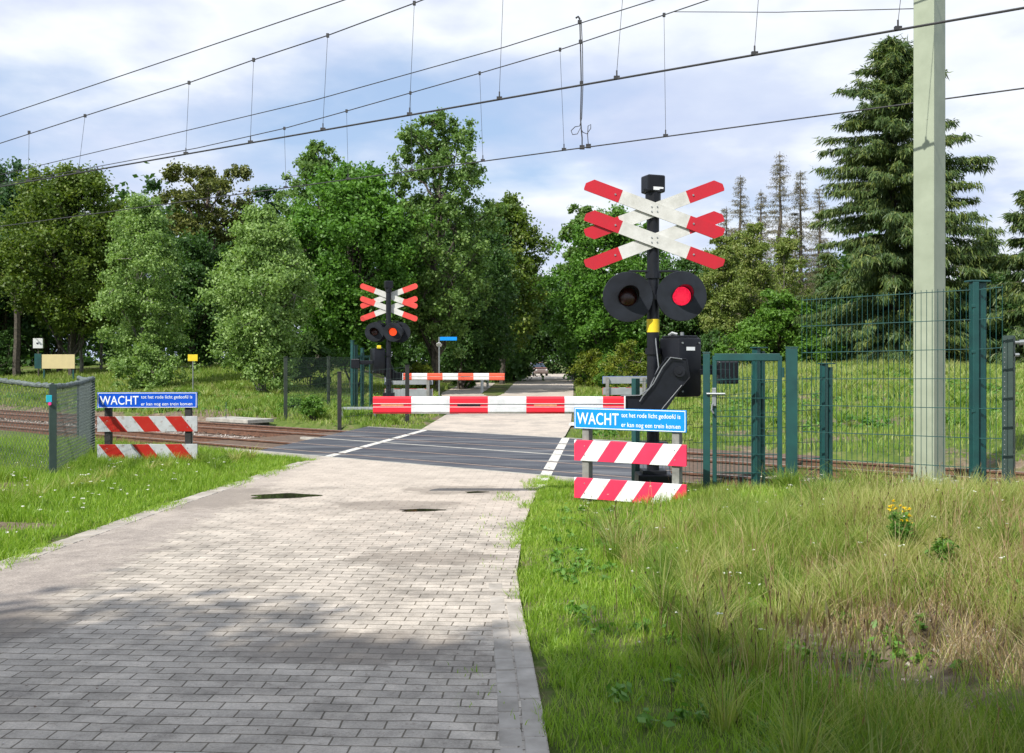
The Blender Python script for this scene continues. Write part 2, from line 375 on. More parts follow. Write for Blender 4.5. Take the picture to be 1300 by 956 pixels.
    for p in [(-3.7, 12.4, 1.0, 1.2), (-1.35, 11.7, .9, .5), (-.7, 13.1, .9, .5), (-.75, 8.6, .75, .35), (-3.4, 6.4, .7, .5), (-.9, 5.9, .9, .4)]:
        col = mix(t, mathn(t, 'MULTIPLY', patch(*p), .55), col, (.17, .145, .12))
    L(t, col, b.inputs['Base Color']); b.inputs['Roughness'].default_value = .85; b.inputs['Specular IOR Level'].default_value = .3
    inv = mathn(t, 'SUBTRACT', 1.0, br.outputs['Fac'])
    h = mathn(t, 'ADD', mathn(t, 'MULTIPLY', mathn(t, 'MULTIPLY', inv, mathn(t, 'SUBTRACT', 1.0, sk2)), mathn(t, 'SUBTRACT', 1.0, ktar)), mathn(t, 'MULTIPLY', fine, .22))
    h = mathn(t, 'ADD', h, mathn(t, 'MULTIPLY', mid, .5))
    bump(t, h, b, .008, .9); return m
ROAD = roadmat()
def gravelroad():
    m, t, b = newmat('sandy_road'); v = ocoord(t)
    mid = noise(t, v, 1.2, 8, .7)
    c = ramp(t, noise(t, v, 12, 8, .75), [(.3, (.40, .34, .28)), (.7, (.58, .51, .43))])
    c = mix(t, ramp(t, mid, [(.45, (0, 0, 0)), (.6, (.45, .45, .45))]), c, (.20, .185, .17))
    L(t, c, b.inputs['Base Color']); b.inputs['Roughness'].default_value = .9; bump(t, noise(t, v, 25, 8, .8), b, .01); return m
SAND = gravelroad()
def strip(name, m, ys_, lf, rf, z=0.0, nmax=None, nmin=None):
    bm = B(); prev = None
    cols = 8; rows = []
    for y in ys_:
        a, c = float(lf(y)), float(rf(y)); row = []
        for k in range(cols+1):
            x = a+(c-a)*k/cols; yy = y
            if nmax is not None and .606*x+.795*yy > nmax: yy = (nmax-.606*x)/.795
            if nmin is not None and .606*x+.795*yy < nmin: yy = (nmin-.606*x)/.795
            row.append(bm.bm.verts.new((x, yy, z)))
        rows.append(row)
    for r0, r1 in zip(rows, rows[1:]):
        for k in range(cols):
            q = (r0[k], r0[k+1], r1[k+1], r1[k])
            if abs(r1[k].co.y-r0[k].co.y) < 1e-5 and abs(r1[k+1].co.y-r0[k+1].co.y) < 1e-5: continue
            if abs(r1[k].co.y-r0[k].co.y) < 1e-5: bm.bm.faces.new((r0[k], r0[k+1], r1[k+1]))
            elif abs(r1[k+1].co.y-r0[k+1].co.y) < 1e-5: bm.bm.faces.new((r0[k], r0[k+1], r1[k]))
            else: bm.bm.faces.new(q)
    bmesh.ops.delete(bm.bm, geom=[v for v in bm.bm.verts if not v.link_faces], context='VERTS')
    return kind(bm.out(name, m), 'structure')
strip('road', ROAD, list(np.arange(-30, 19, 1.0)), le, re_, 0, nmax=12.0)
strip('far_road', SAND, list(np.arange(19.5, 47, .75))+[47], le, re_, 0, nmin=18.2)
strip('road_beyond_fork', SAND, np.linspace(47, 130, 30), lambda y: np.interp(y, ML[:, 0], ML[:, 1]), re_, 0.001)
strip('cycle_path', SAND, np.linspace(47, 130, 30), le, lambda y: np.interp(y, PR[:, 0], PR[:, 1]), 0.001)
# kerbs: laid stones on both edges
def kerb(edge, y0, y1, off, w, ln, name, drop=.004, dz=-.041):
    b = B(); y = y0
    while y < y1:
        e0 = float(edge(y)); e1 = float(edge(y+ln)); a = math.atan2(e1-e0, ln)
        b.box((((e0+e1)/2+off), y+ln/2, dz-drop*max(0, y-6)+random.uniform(-.003, .004)), (w, ln-.012, .09), -a+random.uniform(-.012, .012), .006)
        y += ln
    return kind(b.out(name, KERB), 'structure')
KERB = plain('kerb_concrete', (.46, .42, .37), (.26, .235, .20), 4, .85, .004)
kerb(re_, -4, 9.2, -.055, .10, .50, 'kerb')
kerb(re_, -4, 11.5, -.165, .105, .215, 'kerb_paver_row')
kerb(le, -4, 16.6, .06, .21, .106, 'kerb_far_side', 0, -.0405)
# puddles
def puddle(cx, cy, rx, ry):
    b = B(); n = 36
    b.face([(cx+rx*math.cos(a)*(1+.22*math.sin(3*a+1)+.1*math.sin(7*a)), cy+ry*math.sin(a)*(1+.2*math.sin(2*a)+.12*math.sin(5*a)), .004) for a in [k*2*math.pi/n for k in range(n)]])
    return kind(b.out('puddle', M['water']), 'structure')
puddle(*G(357, 630), .40, .24); puddle(*G(533, 648), .24, .1); puddle(*G(604, 625), .14, .08)

# ------------------------------------------------------------------ level crossing deck
def linex(p0, dx, n):       # t of the point on the road-wise line through p0 with slope dx (x per y) at the given n
    x0, y0 = p0; y = (n-.606*x0+.606*dx*y0)/(.606*dx+.795); x = x0+dx*(y-y0); return nt(x, y)[1]
DL = lambda n: linex((-4.8, 18.9), .155, n)
DR = lambda n: linex((2.4, 15.0), .12, n)
def asphalt():
    m, t, b = newmat('worn_asphalt'); v = ocoord(t)
    vr = N(t, 'ShaderNodeMapping'); vr.inputs['Rotation'].default_value = (0, 0, .652); vr.inputs['Scale'].default_value = (.5, 2.6, 1); L(t, v, vr.inputs['Vector'])
    c = ramp(t, noise(t, vr.outputs[0], .9, 7, .65), [(.32, (.020, .022, .030)), (.46, (.045, .049, .062)), (.58, (.09, .094, .105)), (.70, (.20, .20, .195))])
    g = ramp(t, noise(t, v, 80, 4, .8), [(.3, (.7, .7, .7)), (.7, (1.3, 1.3, 1.3))])
    L(t, mix(t, 1.0, c, g, 'MULTIPLY'), b.inputs['Base Color']); b.inputs['Roughness'].default_value = .62
    bump(t, noise(t, v, 90, 4, .8), b, .004, .7); return m
ASP = asphalt()
RAILN = [12.60, 13.72, 15.66, 16.82]
strips = [(12.07, 12.535), (12.70, 13.655), (13.79, 14.80), (14.90, 15.595), (15.76, 16.755), (16.89, 18.12)]
b = B()
for a, c in strips:
    for z0, z1 in ((-.16, 0.0),):
        q = [TN(a, DL(a), z1), TN(a, DR(a), z1), TN(c, DR(c), z1), TN(c, DL(c), z1)]
        q0 = [Vector((p.x, p.y, z0)) for p in q]
        b.face(q)
        for k in range(4): b.face([q[k], q[(k+1) % 4], q0[(k+1) % 4], q0[k]])
kind(b.out('crossing_deck', ASP), 'structure')
def nstrip(name, m, n0, n1, t0, t1, z, zb=-.2):
    bb = B(); q = [TN(n0, t0, z), TN(n0, t1, z), TN(n1, t1, z), TN(n1, t0, z)]; q0 = [Vector((p.x, p.y, zb)) for p in q]
    bb.face(q)
    for k in range(4): bb.face([q[k], q[(k+1) % 4], q0[(k+1) % 4], q0[k]])
    return kind(bb.out(name, m), 'structure')
nstrip('concrete_edge_strip', M['concrete'], 12.0, 12.068, DR(12)-.2, DL(12)+1.0, .006)
nstrip('concrete_edge_strip', M['concrete'], 18.122, 18.2, DR(18.1), DL(18.1), .006)
nstrip('deck_joint_strip', M['concrete'], 14.802, 14.898, DR(14.8), DL(14.8)+.5, .003)
nstrip('cable_trough', M['concrete'], 11.55, 11.99, DL(12)-.4, DL(12)+3.6, -.03)
nstrip('cable_trough', M['concrete'], 11.62, 11.95, -12, DR(12)+.0, -.04)
GRV = plain('groove_grime', (.16, .10, .06), (.08, .055, .04), 12, .9, .003)
nstrip('groove_bed', GRV, 12.1, 18.0, DR(12)+.1, DL(18)-.1, -.05, -.1)
# painted edge lines: a piece on each deck strip
b = B()
def lx(p0, p1, n, w):
    (x0, y0), (x1, y1) = p0, p1; dx = (x1-x0)/(y1-y0); return linex((x0-w, y0), dx, n), linex((x0+w, y0), dx, n)
for p0, p1 in (((-3.33, 17.3), (-2.1, 24.6)), ((.50, 14.8), (1.50, 25.2))):
    for a, c in strips:
        a2 = a+.003; c2 = c-.003
        ta = lx(p0, p1, a2, .085); tc = lx(p0, p1, c2, .085)
        b.face([TN(a2, ta[0], .0035), TN(a2, ta[1], .0035), TN(c2, tc[1], .0035), TN(c2, tc[0], .0035)])
for (x0, y0, x1, y1) in ((.40, 13.3, .47, 14.6), (1.56, 26.0, 1.68, 27.5)):
    b.face([(x0-.085, y0, .0045), (x0+.085, y0, .0045), (x1+.085, y1, .0045), (x1-.085, y1, .0045)])
kind(b.out('painted_edge_lines', M['paintline']), 'structure')
# ballast
def ballastmat():
    m, t, b = newmat('ballast'); v = ocoord(t)
    vo = N(t, 'ShaderNodeTexVoronoi'); vo.inputs['Scale'].default_value = 22; L(t, v, vo.inputs['Vector'])
    s = N(t, 'ShaderNodeSeparateColor'); L(t, vo.outputs['Color'], s.inputs[0])
    c = ramp(t, s.outputs[0], [(.1, (.16, .12, .095)), (.5, (.34, .28, .24)), (.9, (.52, .47, .42))])
    L(t, c, b.inputs['Base Color']); b.inputs['Roughness'].default_value = .95
    bump(t, vo.outputs['Distance'], b, -.03, 1); return m
BAL = ballastmat()
def balz(X, Y):
    n, t = nt(X, Y); return -.175+.02*(vnoise(X, Y, 6, 4)-.5)-.12*(sst(17.6, 18.3, n)+1-sst(11.5, 12.1, n))
bt = np.arange(-90, 160, .5); bn = np.arange(11.4, 18.5, .12)
T_, N_ = np.meshgrid(bt, bn); X = N_*ND[0]+T_*TD[0]; Y = N_*ND[1]+T_*TD[1]; Z = balz(X, Y)
inn = (T_ > DR(14)-1.0) & (T_ < DL(14)+1) & (N_ > 12.0) & (N_ < 18.2); Z = np.where(inn, Z-.03, Z)
V = np.stack([X.ravel(), Y.ravel(), Z.ravel()], 1); nx = len(bt); i = (np.arange(len(bn)-1)[:, None]*nx+np.arange(nx-1)[None, :]).ravel()
kind(rawmesh('ballast_bed', V, np.stack([i, i+1, i+1+nx, i+nx], 1), BAL, smooth=True), 'structure')
OCT = np.array([(1, 0, 0), (0, 1, 0), (-1, 0, 0), (0, -1, 0), (0, 0, 1), (0, 0, -1)], float)
OF = np.array([(0, 1, 4), (1, 2, 4), (2, 3, 4), (3, 0, 4), (1, 0, 5), (2, 1, 5), (3, 2, 5), (0, 3, 5)])
def stones(name, X, Y, Z, S, m, label):
    k = len(X); o = OCT[None]*S[:, None, None]*RNG.uniform(.55, 1.3, (k, 6, 1)); a = RNG.uniform(0, 6.28, k)
    c, s = np.cos(a)[:, None], np.sin(a)[:, None]
    V = np.stack([o[..., 0]*c-o[..., 1]*s, o[..., 0]*s+o[..., 1]*c, o[..., 2]*.7], -1)+np.stack([X, Y, Z], -1)[:, None]
    Fc = (OF[None]+6*np.arange(k)[:, None, None]).reshape(-1, 3)
    return kind(rawmesh(name, V.reshape(-1, 3), Fc, m, nper=3, rnd=np.repeat(RNG.uniform(0, 1, k), 8)), 'stuff', label)
def stonemat():
    m, t, b = newmat('loose_stones'); a = N(t, 'ShaderNodeAttribute', attribute_name='rnd')
    L(t, ramp(t, a.outputs['Fac'], [(0, (.18, .12, .085)), (.5, (.38, .32, .27)), (1, (.58, .54, .50))]), b.inputs['Base Color']); b.inputs['Roughness'].default_value = .9; return m
STM = stonemat()
k = 14000; n_ = RNG.uniform(11.7, 18.2, k); t_ = RNG.uniform(-10, 45, k)
ok = ~((t_ > DR(14)-1.3) & (t_ < DL(14)+1.1)); n_, t_ = n_[ok], t_[ok]
X = n_*ND[0]+t_*TD[0]; Y = n_*ND[1]+t_*TD[1]
stones('ballast_stones', X, Y, balz(X, Y)+.012, RNG.uniform(.018, .04, len(X)), STM, 'loose rusty and pale ballast stones between the rails')

# ------------------------------------------------------------------ rails and sleepers
def railmat():
    m, t, b = newmat('rusty_rail'); v = ocoord(t)
    c = ramp(t, noise(t, v, 9, 7, .7), [(.3, (.065, .032, .020)), (.6, (.16, .080, .048)), (.85, (.25, .14, .09))])
    g = N(t, 'ShaderNodeNewGeometry'); s = N(t, 'ShaderNodeSeparateXYZ'); L(t, g.outputs['Normal'], s.inputs[0])
    z = N(t, 'ShaderNodeSeparateXYZ'); L(t, v, z.inputs[0])
    top = mathn(t, 'MULTIPLY', mathn(t, 'GREATER_THAN', s.outputs[2], .8), mathn(t, 'GREATER_THAN', z.outputs[2], -.01))
    L(t, mix(t, top, c, (.36, .30, .26)), b.inputs['Base Color']); b.inputs['Roughness'].default_value = .55
    L(t, mathn(t, 'MULTIPLY', top, .6), b.inputs['Metallic']); return m
RAIL = railmat(); SLEEP = plain('weathered_sleeper', (.16, .115, .085), (.08, .055, .04), 6, .9, .006)
prof = [(-.07, -.155), (.07, -.155), (.07, -.142), (.012, -.125), (.010, -.04), (.036, -.03), (.036, -.002), (.033, .0005), (-.033, .0005), (-.036, -.002), (-.036, -.03), (-.010, -.04), (-.012, -.125), (-.07, -.142)]
def track(na, nb, label):
    nc = (na+nb)/2; base = TN(nc, 0); rz = math.atan2(TD[1], TD[0])
    tk = thing('railway_track', label, 'railway track', base, rz, 'pair of railway tracks over the crossing')
    # local x runs along the track, local y = -n
    for s_, nn in ((-1, na), (1, nb)):
        bb = B(); off = -(nn-nc)
        A = [bb.bm.verts.new((-90, off+p[0], p[1])) for p in prof]; C = [bb.bm.verts.new((160, off+p[0], p[1])) for p in prof]
        for k in range(len(prof)): bb.bm.faces.new((A[k], C[k], C[(k+1) % len(prof)], A[(k+1) % len(prof)]))
        bb.out('rail', RAIL, tk)
    sm = B(); sm.box((0, 0, -.215), (.24, 2.2, .11), 0, .012)
    for s_ in (1, -1):
        y = s_*(nb-na)/2
        sm.box((0, y, -.158), (.16, .26, .02)); 
        for e in (-.1, .1): sm.cyl((.03, y+e, -.15), (.03, y+e, -.115), .02, n=6); sm.box((0, y+e*.9, -.143), (.09, .05, .015))
    first = sm.out('sleeper', SLEEP, tk); k = 0; t = -7.0; first.location.x = t
    while k < 95:
        t += .6
        if DR(nc)-.2 < t < DL(nc)+.1: continue
        c = first.copy(); COL.objects.link(c); c.parent = tk; c.location.x = t+random.uniform(-.02, .02); k += 1
    return tk
track(RAILN[0], RAILN[1], 'nearer of the two rusty railway tracks, closest to the blue boards')
track(RAILN[2], RAILN[3], 'farther of the two rusty railway tracks, next to the low far fence')

# ------------------------------------------------------------------ crossing signal with half barrier
def blade(s_ang, cz, yoff, W=1.72, wd=.165, red=M['red'], parent=None, round_=False, cx=0.0, rise=.645):
    ang = math.atan2(rise, W)*s_ang; Lh = math.hypot(W, rise)/2; h = wd/2; rl = .465
    R = Matrix.Rotation(-ang, 3, 'Y'); th = .012
    b = B(); b.prism([(-Lh+rl, -h), (Lh-rl, -h), (Lh-rl, h), (-Lh+rl, h)], -th, th, (cx, yoff, cz), R)
    o = b.out('crossbuck_blade', M['bladew'], parent)
    for s in (-1, 1):
        b = B()
        if round_: tip = [(s*(Lh-.055), -h), (s*(Lh-.015), -h*.7), (s*Lh, -h*.3), (s*Lh, h*.3), (s*(Lh-.015), h*.7), (s*(Lh-.055), h)]
        else:
            tip = [(s*(Lh-.010), -h), (s*Lh, -h*.72), (s*Lh, h*.05), (s*(Lh-.085), h)] if s*s_ang > 0 else [(s*(Lh-.085), -h), (s*Lh, -h*.05), (s*Lh, h*.72), (s*(Lh-.010), h)]
        b.prism([(s*(Lh-rl), -h)]+tip+[(s*(Lh-rl), h)], -th-.0015, th+.0015, (cx, yoff, cz), R)
        b.out('red_tip', red, o)
    b = B(); 
    for s in (-1, 1): 
        q = R @ Vector((s*(Lh-rl+.07), 0, 0)); b.cyl((cx+q.x, yoff-th-.012, cz+q.z), (cx+q.x, yoff-th, cz+q.z), .012, n=8)
    for sx in (-.035, .035):
        for sz in (-.03, .03): b.cyl((cx+sx, yoff-th-.01, cz+sz), (cx+sx, yoff-th, cz+sz), .009, n=8)
    b.out('bolt', M['galv'], o)
    return o
def lamp(x, z, y, face, lit, parent, R=.315):
    """face = -1 looks to -y, +1 looks to +y"""
    b = B(); n = 40
    # disc with a central hole
    ro = [(R*math.cos(a), R*math.sin(a)) for a in [k*2*math.pi/n for k in range(n)]]; ri = [(p[0]*.40, p[1]*.40) for p in ro]
    y0, y1 = y+face*.0, y+face*.022
    vo0 = [b.bm.verts.new((x+p[0], y0, z+p[1])) for p in ro]; vo1 = [b.bm.verts.new((x+p[0]*.985, y1, z+p[1]*.985)) for p in ro]
    vi1 = [b.bm.verts.new((x+p[0], y1, z+p[1])) for p in ri]; vi0 = [b.bm.verts.new((x+p[0], y0, z+p[1])) for p in ri]
    for k in range(n):
        j = (k+1) % n
        for A, C in ((vo0, vo1), (vo1, vi1), (vi1, vi0), (vi0, vo0)): b.bm.faces.new((A[k], A[j], C[j], C[k]))
    o = b.out('lamp', M['disc'], parent, True)
    b = B(); b.cyl((x, y-face*.14, z), (x, y-face*.001, z), .13, .15, 24); b.out('lamp_housing', M['blackbox'], o, True)
    b = B(); nh = 22; rr = .132; A = []; C = []; A2 = []; C2 = []      # hood over the top two thirds of the lens
    for k in range(nh+1):
        a = math.radians(-35+k*250/nh); ln = .05+.22*max(0, math.sin(a))**.7 if math.sin(a) > 0 else .05*(1+math.sin(a))
        for L_, r_, yy in ((A, rr, y1), (C, rr, y1+face*ln), (A2, rr-.006, y1), (C2, rr-.006, y1+face*ln)):
            L_.append(b.bm.verts.new((x+r_*math.cos(a), yy, z+r_*math.sin(a))))
    for k in range(nh):
        b.bm.faces.new((A[k], A[k+1], C[k+1], C[k])); b.bm.faces.new((A2[k], C2[k], C2[k+1], A2[k+1])); b.bm.faces.new((C[k], C[k+1], C2[k+1], C2[k]))
    b.out('hood', M['blackbox'], o)
    b = B(); rings = []
    for q in range(6):
        a = q/5*math.pi/2.4; rr2 = .119*math.sin(a)/math.sin(math.pi/2.4) if q else 0
        yy = y-face*.002+face*.03*(math.cos(a)-math.cos(math.pi/2.4))/(1-math.cos(math.pi/2.4))
        rings.append([b.bm.verts.new((x, yy, z))] if q == 0 else [b.bm.verts.new((x+rr2*math.cos(k*2*math.pi/24), yy, z+rr2*math.sin(k*2*math.pi/24))) for k in range(24)])
    for k in range(24): b.bm.faces.new((rings[0][0], rings[1][k], rings[1][(k+1) % 24]))
    for q in range(1, 5):
        for k in range(24): b.bm.faces.new((rings[q][k], rings[q+1][k], rings[q+1][(k+1) % 24], rings[q][(k+1) % 24]))
    b.out('lens', lit, o, True)
    return o
def signal(loc, rz, label, far):
    s = thing('crossing_signal', label, 'crossing signal', loc, rz, 'crossing signals with half barriers')
    B().box((0, 0, .14), (.42, .42, .28), 0, .02).box((0, .0, .30), (.30, .30, .05), 0, .008).out('foundation', M['blackbox'], s)
    b = B(); b.cyl((0, 0, .27), (0, 0, 3.82), .078, n=24); b.out('post', M['black'], s, True)
    b = B(); b.cyl((0, 0, .9), (0, 0, 1.0), .105, n=20).cyl((0, 0, 1.78), (0, 0, 1.86), .1, n=20).cyl((0, 0, .40), (0, 0, .5), .1, n=20); b.box((0, -.06, .62), (.34, .22, .12), 0, .01); b.out('clamp', M['blackbox'], s)
    b = B(); b.cyl((0, 0, 3.70), (0, 0, 3.83), .098, n=16); b.box((0, 0, 3.93), (.245, .21, .22), .35, .02); b.prism([(-.10, 3.82), (.10, 3.82), (.125, 3.86), (-.125, 3.86)], -.09, .09, (0, 0, 0), None)
    bell = b.out('warning_bell', M['blackbox'], s)
    fd = Matrix.Rotation(.35, 3, 'Z')
    b = B(); q = fd @ Vector((.02, -.1065, 3.865)); b.box(q, (.14, .003, .04), .35); b.out('sticker', M['letter'], bell)
    # crossbuck: two crosses one above the other
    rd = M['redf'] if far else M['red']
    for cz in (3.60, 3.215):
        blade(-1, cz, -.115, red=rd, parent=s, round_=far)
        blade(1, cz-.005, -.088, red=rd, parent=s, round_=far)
    b = B(); b.box((0, -.04, 3.60), (.14, .07, .05)).box((0, -.04, 3.215), (.14, .07, .05)); b.out('bracket', M['galv'], s)
    # lamps
    b = B(); b.box((0, -.03, 2.83), (.62, .05, .025), 0, .004).cyl((0, 0, 2.74), (0, 0, 2.82), .1, n=16).box((0, -.07, 2.5), (.30, .04, .06)); b.out('lamp_bracket', M['black'], s)
    lamp(-.335, 2.50, -.13, -1, M['unlit'], s); lamp(.34, 2.51, -.13, -1, M['lit'], s)
    if far:
        lamp(.40, 2.50, .17, 1, M['unlit'], s, .29); lamp(-.16, 2.50, .20, 1, M['litfar'], s, .29)
    if not far: B().cyl((0, 0, 2.06), (0, 0, 2.225), .0805, n=24).out('sticker', M['yellow'], s, True)
    else: B().box((.27, .12, 2.05), (.12, .12, .10), .3, .02).out('sticker', M['yellow'], s)
    # drive housing
    rr = math.radians(28)
    b = B(); b.box((.335, -.05, 1.62), (.36, .42, .74), rr, .035); b.box((.33, -.05, 2.0), (.30, .34, .03), rr, .008)
    mc = b.out('barrier_drive', M['blackbox'], s, True)
    Rz = Matrix.Rotation(rr, 3, 'Z')
    b = B()
    for lx_, ly_, lz_ in ((-.13, -.213, .30), (.13, -.213, .30), (.185, .12, -.30), (.185, -.12, -.30), (-.13, -.213, -.3)):
        q = Rz @ Vector((lx_, ly_, lz_)); 
        if abs(ly_) > .2: b.cyl(q+Vector((.335, -.05, 1.62)), q+Vector((.335, -.05, 1.62))+Rz @ Vector((0, -.012, 0)), .012, n=8)
        else: b.cyl(q+Vector((.335, -.05, 1.62)), q+Vector((.335, -.05, 1.62))+Rz @ Vector((.012, 0, 0)), .012, n=8)
    b.out('bolt', M['galv'], mc)
    q = Rz @ Vector((0, -.2125, .23))+Vector((.335, -.05, 1.62)); B().box(q, (.13, .003, .045), rr).out('name_plate', M['letter'], mc)
    b = B(); b.tube([(.20, 0, 2.02), (.24, -.02, 2.05), (.30, -.05, 2.03)], .02).cyl((.36, -.04, 2.0), (.36, -.04, 2.06), .025, n=10); b.out('lifting_eye', M['galv'], mc, True)
    b = B(); b.cyl((.30, -.25, 1.57), (.27, -.40, 1.57), .07, n=18).cyl((.29, -.27, 1.57), (.26, -.41, 1.57), .035, n=12); b.out('pivot', M['black'], mc, True)
    # arm bracket: knee from the pivot down to the beam
    poly = [(-.43, 1.27), (-.17, 1.27), (.03, 1.62), (.12, 1.74), (.36, 1.72), (.40, 1.50), (.30, 1.38), (.06, 1.04), (-.43, 1.04)]
    b = B(); b.prism(poly, -.36, -.32); b.prism([(x*.97+.01, z*.985+.015) for x, z in poly], -.32, -.28)
    arm = b.out('arm_bracket', M['black'], s)
    b = B()
    for k in range(len(poly)):
        (x0, z0), (x1, z1) = poly[k], poly[(k+1) % len(poly)]
        b.tube([(x0, -.368, z0), (x1, -.368, z1)], .007, 5)
    b.out('edge_flange', M['black'], arm)
    b = B()
    b.tube([(.02, -.09, 1.98), (.01, -.2, 1.9), (.02, -.35, 1.62), (-.10, -.385, 1.36), (-.22, -.39, 1.275), (-.45, -.38, 1.27)], .0075, 6)
    b.tube([(.30, -.39, 1.72), (.16, -.395, 1.74), (.06, -.395, 1.62), (-.05, -.395, 1.42), (-.18, -.395, 1.265), (-.22, -.39, 1.2)], .0075, 6)
    b.tube([(.30, -.38, 1.4), (.08, -.39, 1.14), (-.02, -.39, 1.0)], .006, 6)
    b.out('cable', M['cable'], arm)
    # counterweight side
    b = B(); b.box((.74, .16, 1.60), (.58, .04, .09), 0, .005).box((.74, -.22, 1.56), (.38, .03, .07), 0, .004); b.out('counter_arm', M['black'], s)
    b = B(); b.box((.97, .14, 1.55), (.26, .16, .29), 0, .02); b.out('counterweight', M['blackbox'], s)
    # beam, its stripes are counted from its own free end
    x0, x1 = -3.49, -.41; ln = x1-x0
    pr = [(-.045, -.105), (.045, -.105), (.066, -.08), (.066, -.02), (.056, -.018), (.056, .016), (.066, .018), (.066, .08), (.045, .105), (-.045, .105), (-.066, .08), (-.066, .018), (-.056, .016), (-.056, -.018), (-.066, -.02), (-.066, -.08)]
    b = B(); A = [b.bm.verts.new((0, p[0], p[1])) for p in pr]; C = [b.bm.verts.new((ln, p[0], p[1])) for p in pr]
    for k in range(len(pr)): b.bm.faces.new((A[k], C[k], C[(k+1) % len(pr)], A[(k+1) % len(pr)]))
    b.bm.faces.new(A[::-1]); b.bm.faces.new(C)
    bm_ = b.out('barrier_beam', M['beamfar'] if far else M['beam'], s); bm_.location = (x0, -.33, 1.155)
    b = B(); b.box((ln/2, -.0655, .020), (ln, .003, .006)).box((ln/2, -.0655, -.022), (ln, .003, .006)).box((ln/2, .0655, .0), (ln, .003, .006)); b.out('white_trim', M['white'], bm_)
    for k in range(4):
        b = B(); c = .235+k*.94
        if c > ln-.15: break
        b.box((c, -.058, 0), (.28, .006, .022)).box((c, .058, 0), (.28, .006, .022))
        b.out('reflector', [M['refl'], M['blackbox']][k % 2], bm_)
    b = B(); b.box((ln+.008, 0, 0), (.02, .15, .225), 0, .004); b.out('end_cap', M['white'], bm_)
    return s
M['refl'] = M.get('refl') or plain('amber_reflector', (.72, .30, .16), (.6, .22, .12), 20, .35)
signal((1.785, 12.6, 0), 0, 'tall black crossing signal with red lamp lit and barrier, near side', False)
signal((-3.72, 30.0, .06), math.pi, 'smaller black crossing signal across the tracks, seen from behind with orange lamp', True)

# ------------------------------------------------------------------ WACHT boards
def textmesh(txt, size, name, mat, parent, x, z, y, width, off=0.0, flip=False, bold=True):
    cu = bpy.data.curves.new(name, 'FONT'); cu.body = txt; cu.size = size; cu.extrude = .0012; cu.offset = off; cu.space_character = 1.04
    tmp = bpy.data.objects.new(name, cu); COL.objects.link(tmp)
    bpy.context.view_layer.update(); dg = bpy.context.evaluated_depsgraph_get()
    me = bpy.data.meshes.new_from_object(tmp.evaluated_get(dg)); bpy.data.objects.remove(tmp)
    xs_ = [v.co.x for v in me.vertices]; k = width/(max(xs_)-min(xs_)); mn = min(xs_)
    for v in me.vertices: c = v.co.copy(); v.co = Vector((x+(c.x-mn)*k, y-c.z, z+c.y))
    me.materials.clear(); me.materials.append(mat); o = bpy.data.objects.new(name, me); COL.objects.link(o); o.parent = parent; return o
def wacht(loc, rz, label, blue, strm, postm, front=True):
    s = thing('warning_board', label, 'warning board', loc, rz, 'blue text boards with striped planks')
    W = 1.60
    for x in (-.67, .67):
        b = B(); b.box((x*.96, .055, .50), (.10, .11, 1.26), 0, .006); b.out('post', postm, s)
    b = B(); b.box((0, -.012, 1.035), (W, .024, .255), 0, .006); bd = b.out('text_board', blue, s)
    b = B()
    for (cx, cz, w, h) in ((0, 1.151, W-.03, .008), (0, .919, W-.03, .008), (-W/2+.017, 1.035, .008, .225), (W/2-.017, 1.035, .008, .225)): b.box((cx, -.0255, cz), (w, .002, h))
    b.out('border', M['letter'], bd)
    b = B(); b.box((0, .004, 1.035), (W-.01, .006, .245)); b.out('back_sheet', M['grey'], bd)
    if front:
        textmesh('WACHT', .200, 'lettering', M['letter'], bd, -W/2+.045, .966, -.0255, .615, .0016)
        textmesh('tot het rode licht gedoofd is', .074, 'lettering', M['letter'], bd, -W/2+.70, 1.063, -.0255, .82, .0003)
        textmesh('er kan nog een trein komen', .074, 'lettering', M['letter'], bd, -W/2+.70, .950, -.0255, .82, .0003)
    for z in (.645, .19):
        b = B(); b.box((0, 0, 0), (W, .024, .25), 0, .004); o = b.out('striped_plank', strm, s); o.location = (0, -.012, z)
        B().box((0, .014, 0), (W-.01, .004, .24)).out('back_sheet', M['grey'] if front else strm, o)
    b = B()
    for x in (-.643, .643):
        for z in (1.09, .98, .70, .59, .25, .13): b.cyl((x, -.028, z), (x, -.024, z), .008, n=8)
    b.out('bolt', M['galv'], s)
    return s
x, y = G(799, 641); wr = wacht((x, 11.75, -.03), math.radians(-31), 'light blue WACHT text board above pink-red striped planks, right verge', M['bluel'], M['strR'], M['post']); wr.scale.x = .90
x, y = G(187, 590); wacht((x, 16.3, .02), math.radians(4), 'shade-darkened blue WACHT text board above dark red striped planks, left of the road', M['blueshaded'], M['strL'], M['blackpost'])
wacht(((519-650)/F*33, 33, 0), math.pi+math.radians(0), 'grey back of a warning board behind the far signal post', M['blueshaded'], M['strR'], M['post'])
wacht(((794-650)/F*34.5, 34.5, 0), math.pi+math.radians(5), 'grey back of a warning board right of the far road, behind the near signal', M['blueshaded'], M['strR'], M['post'])

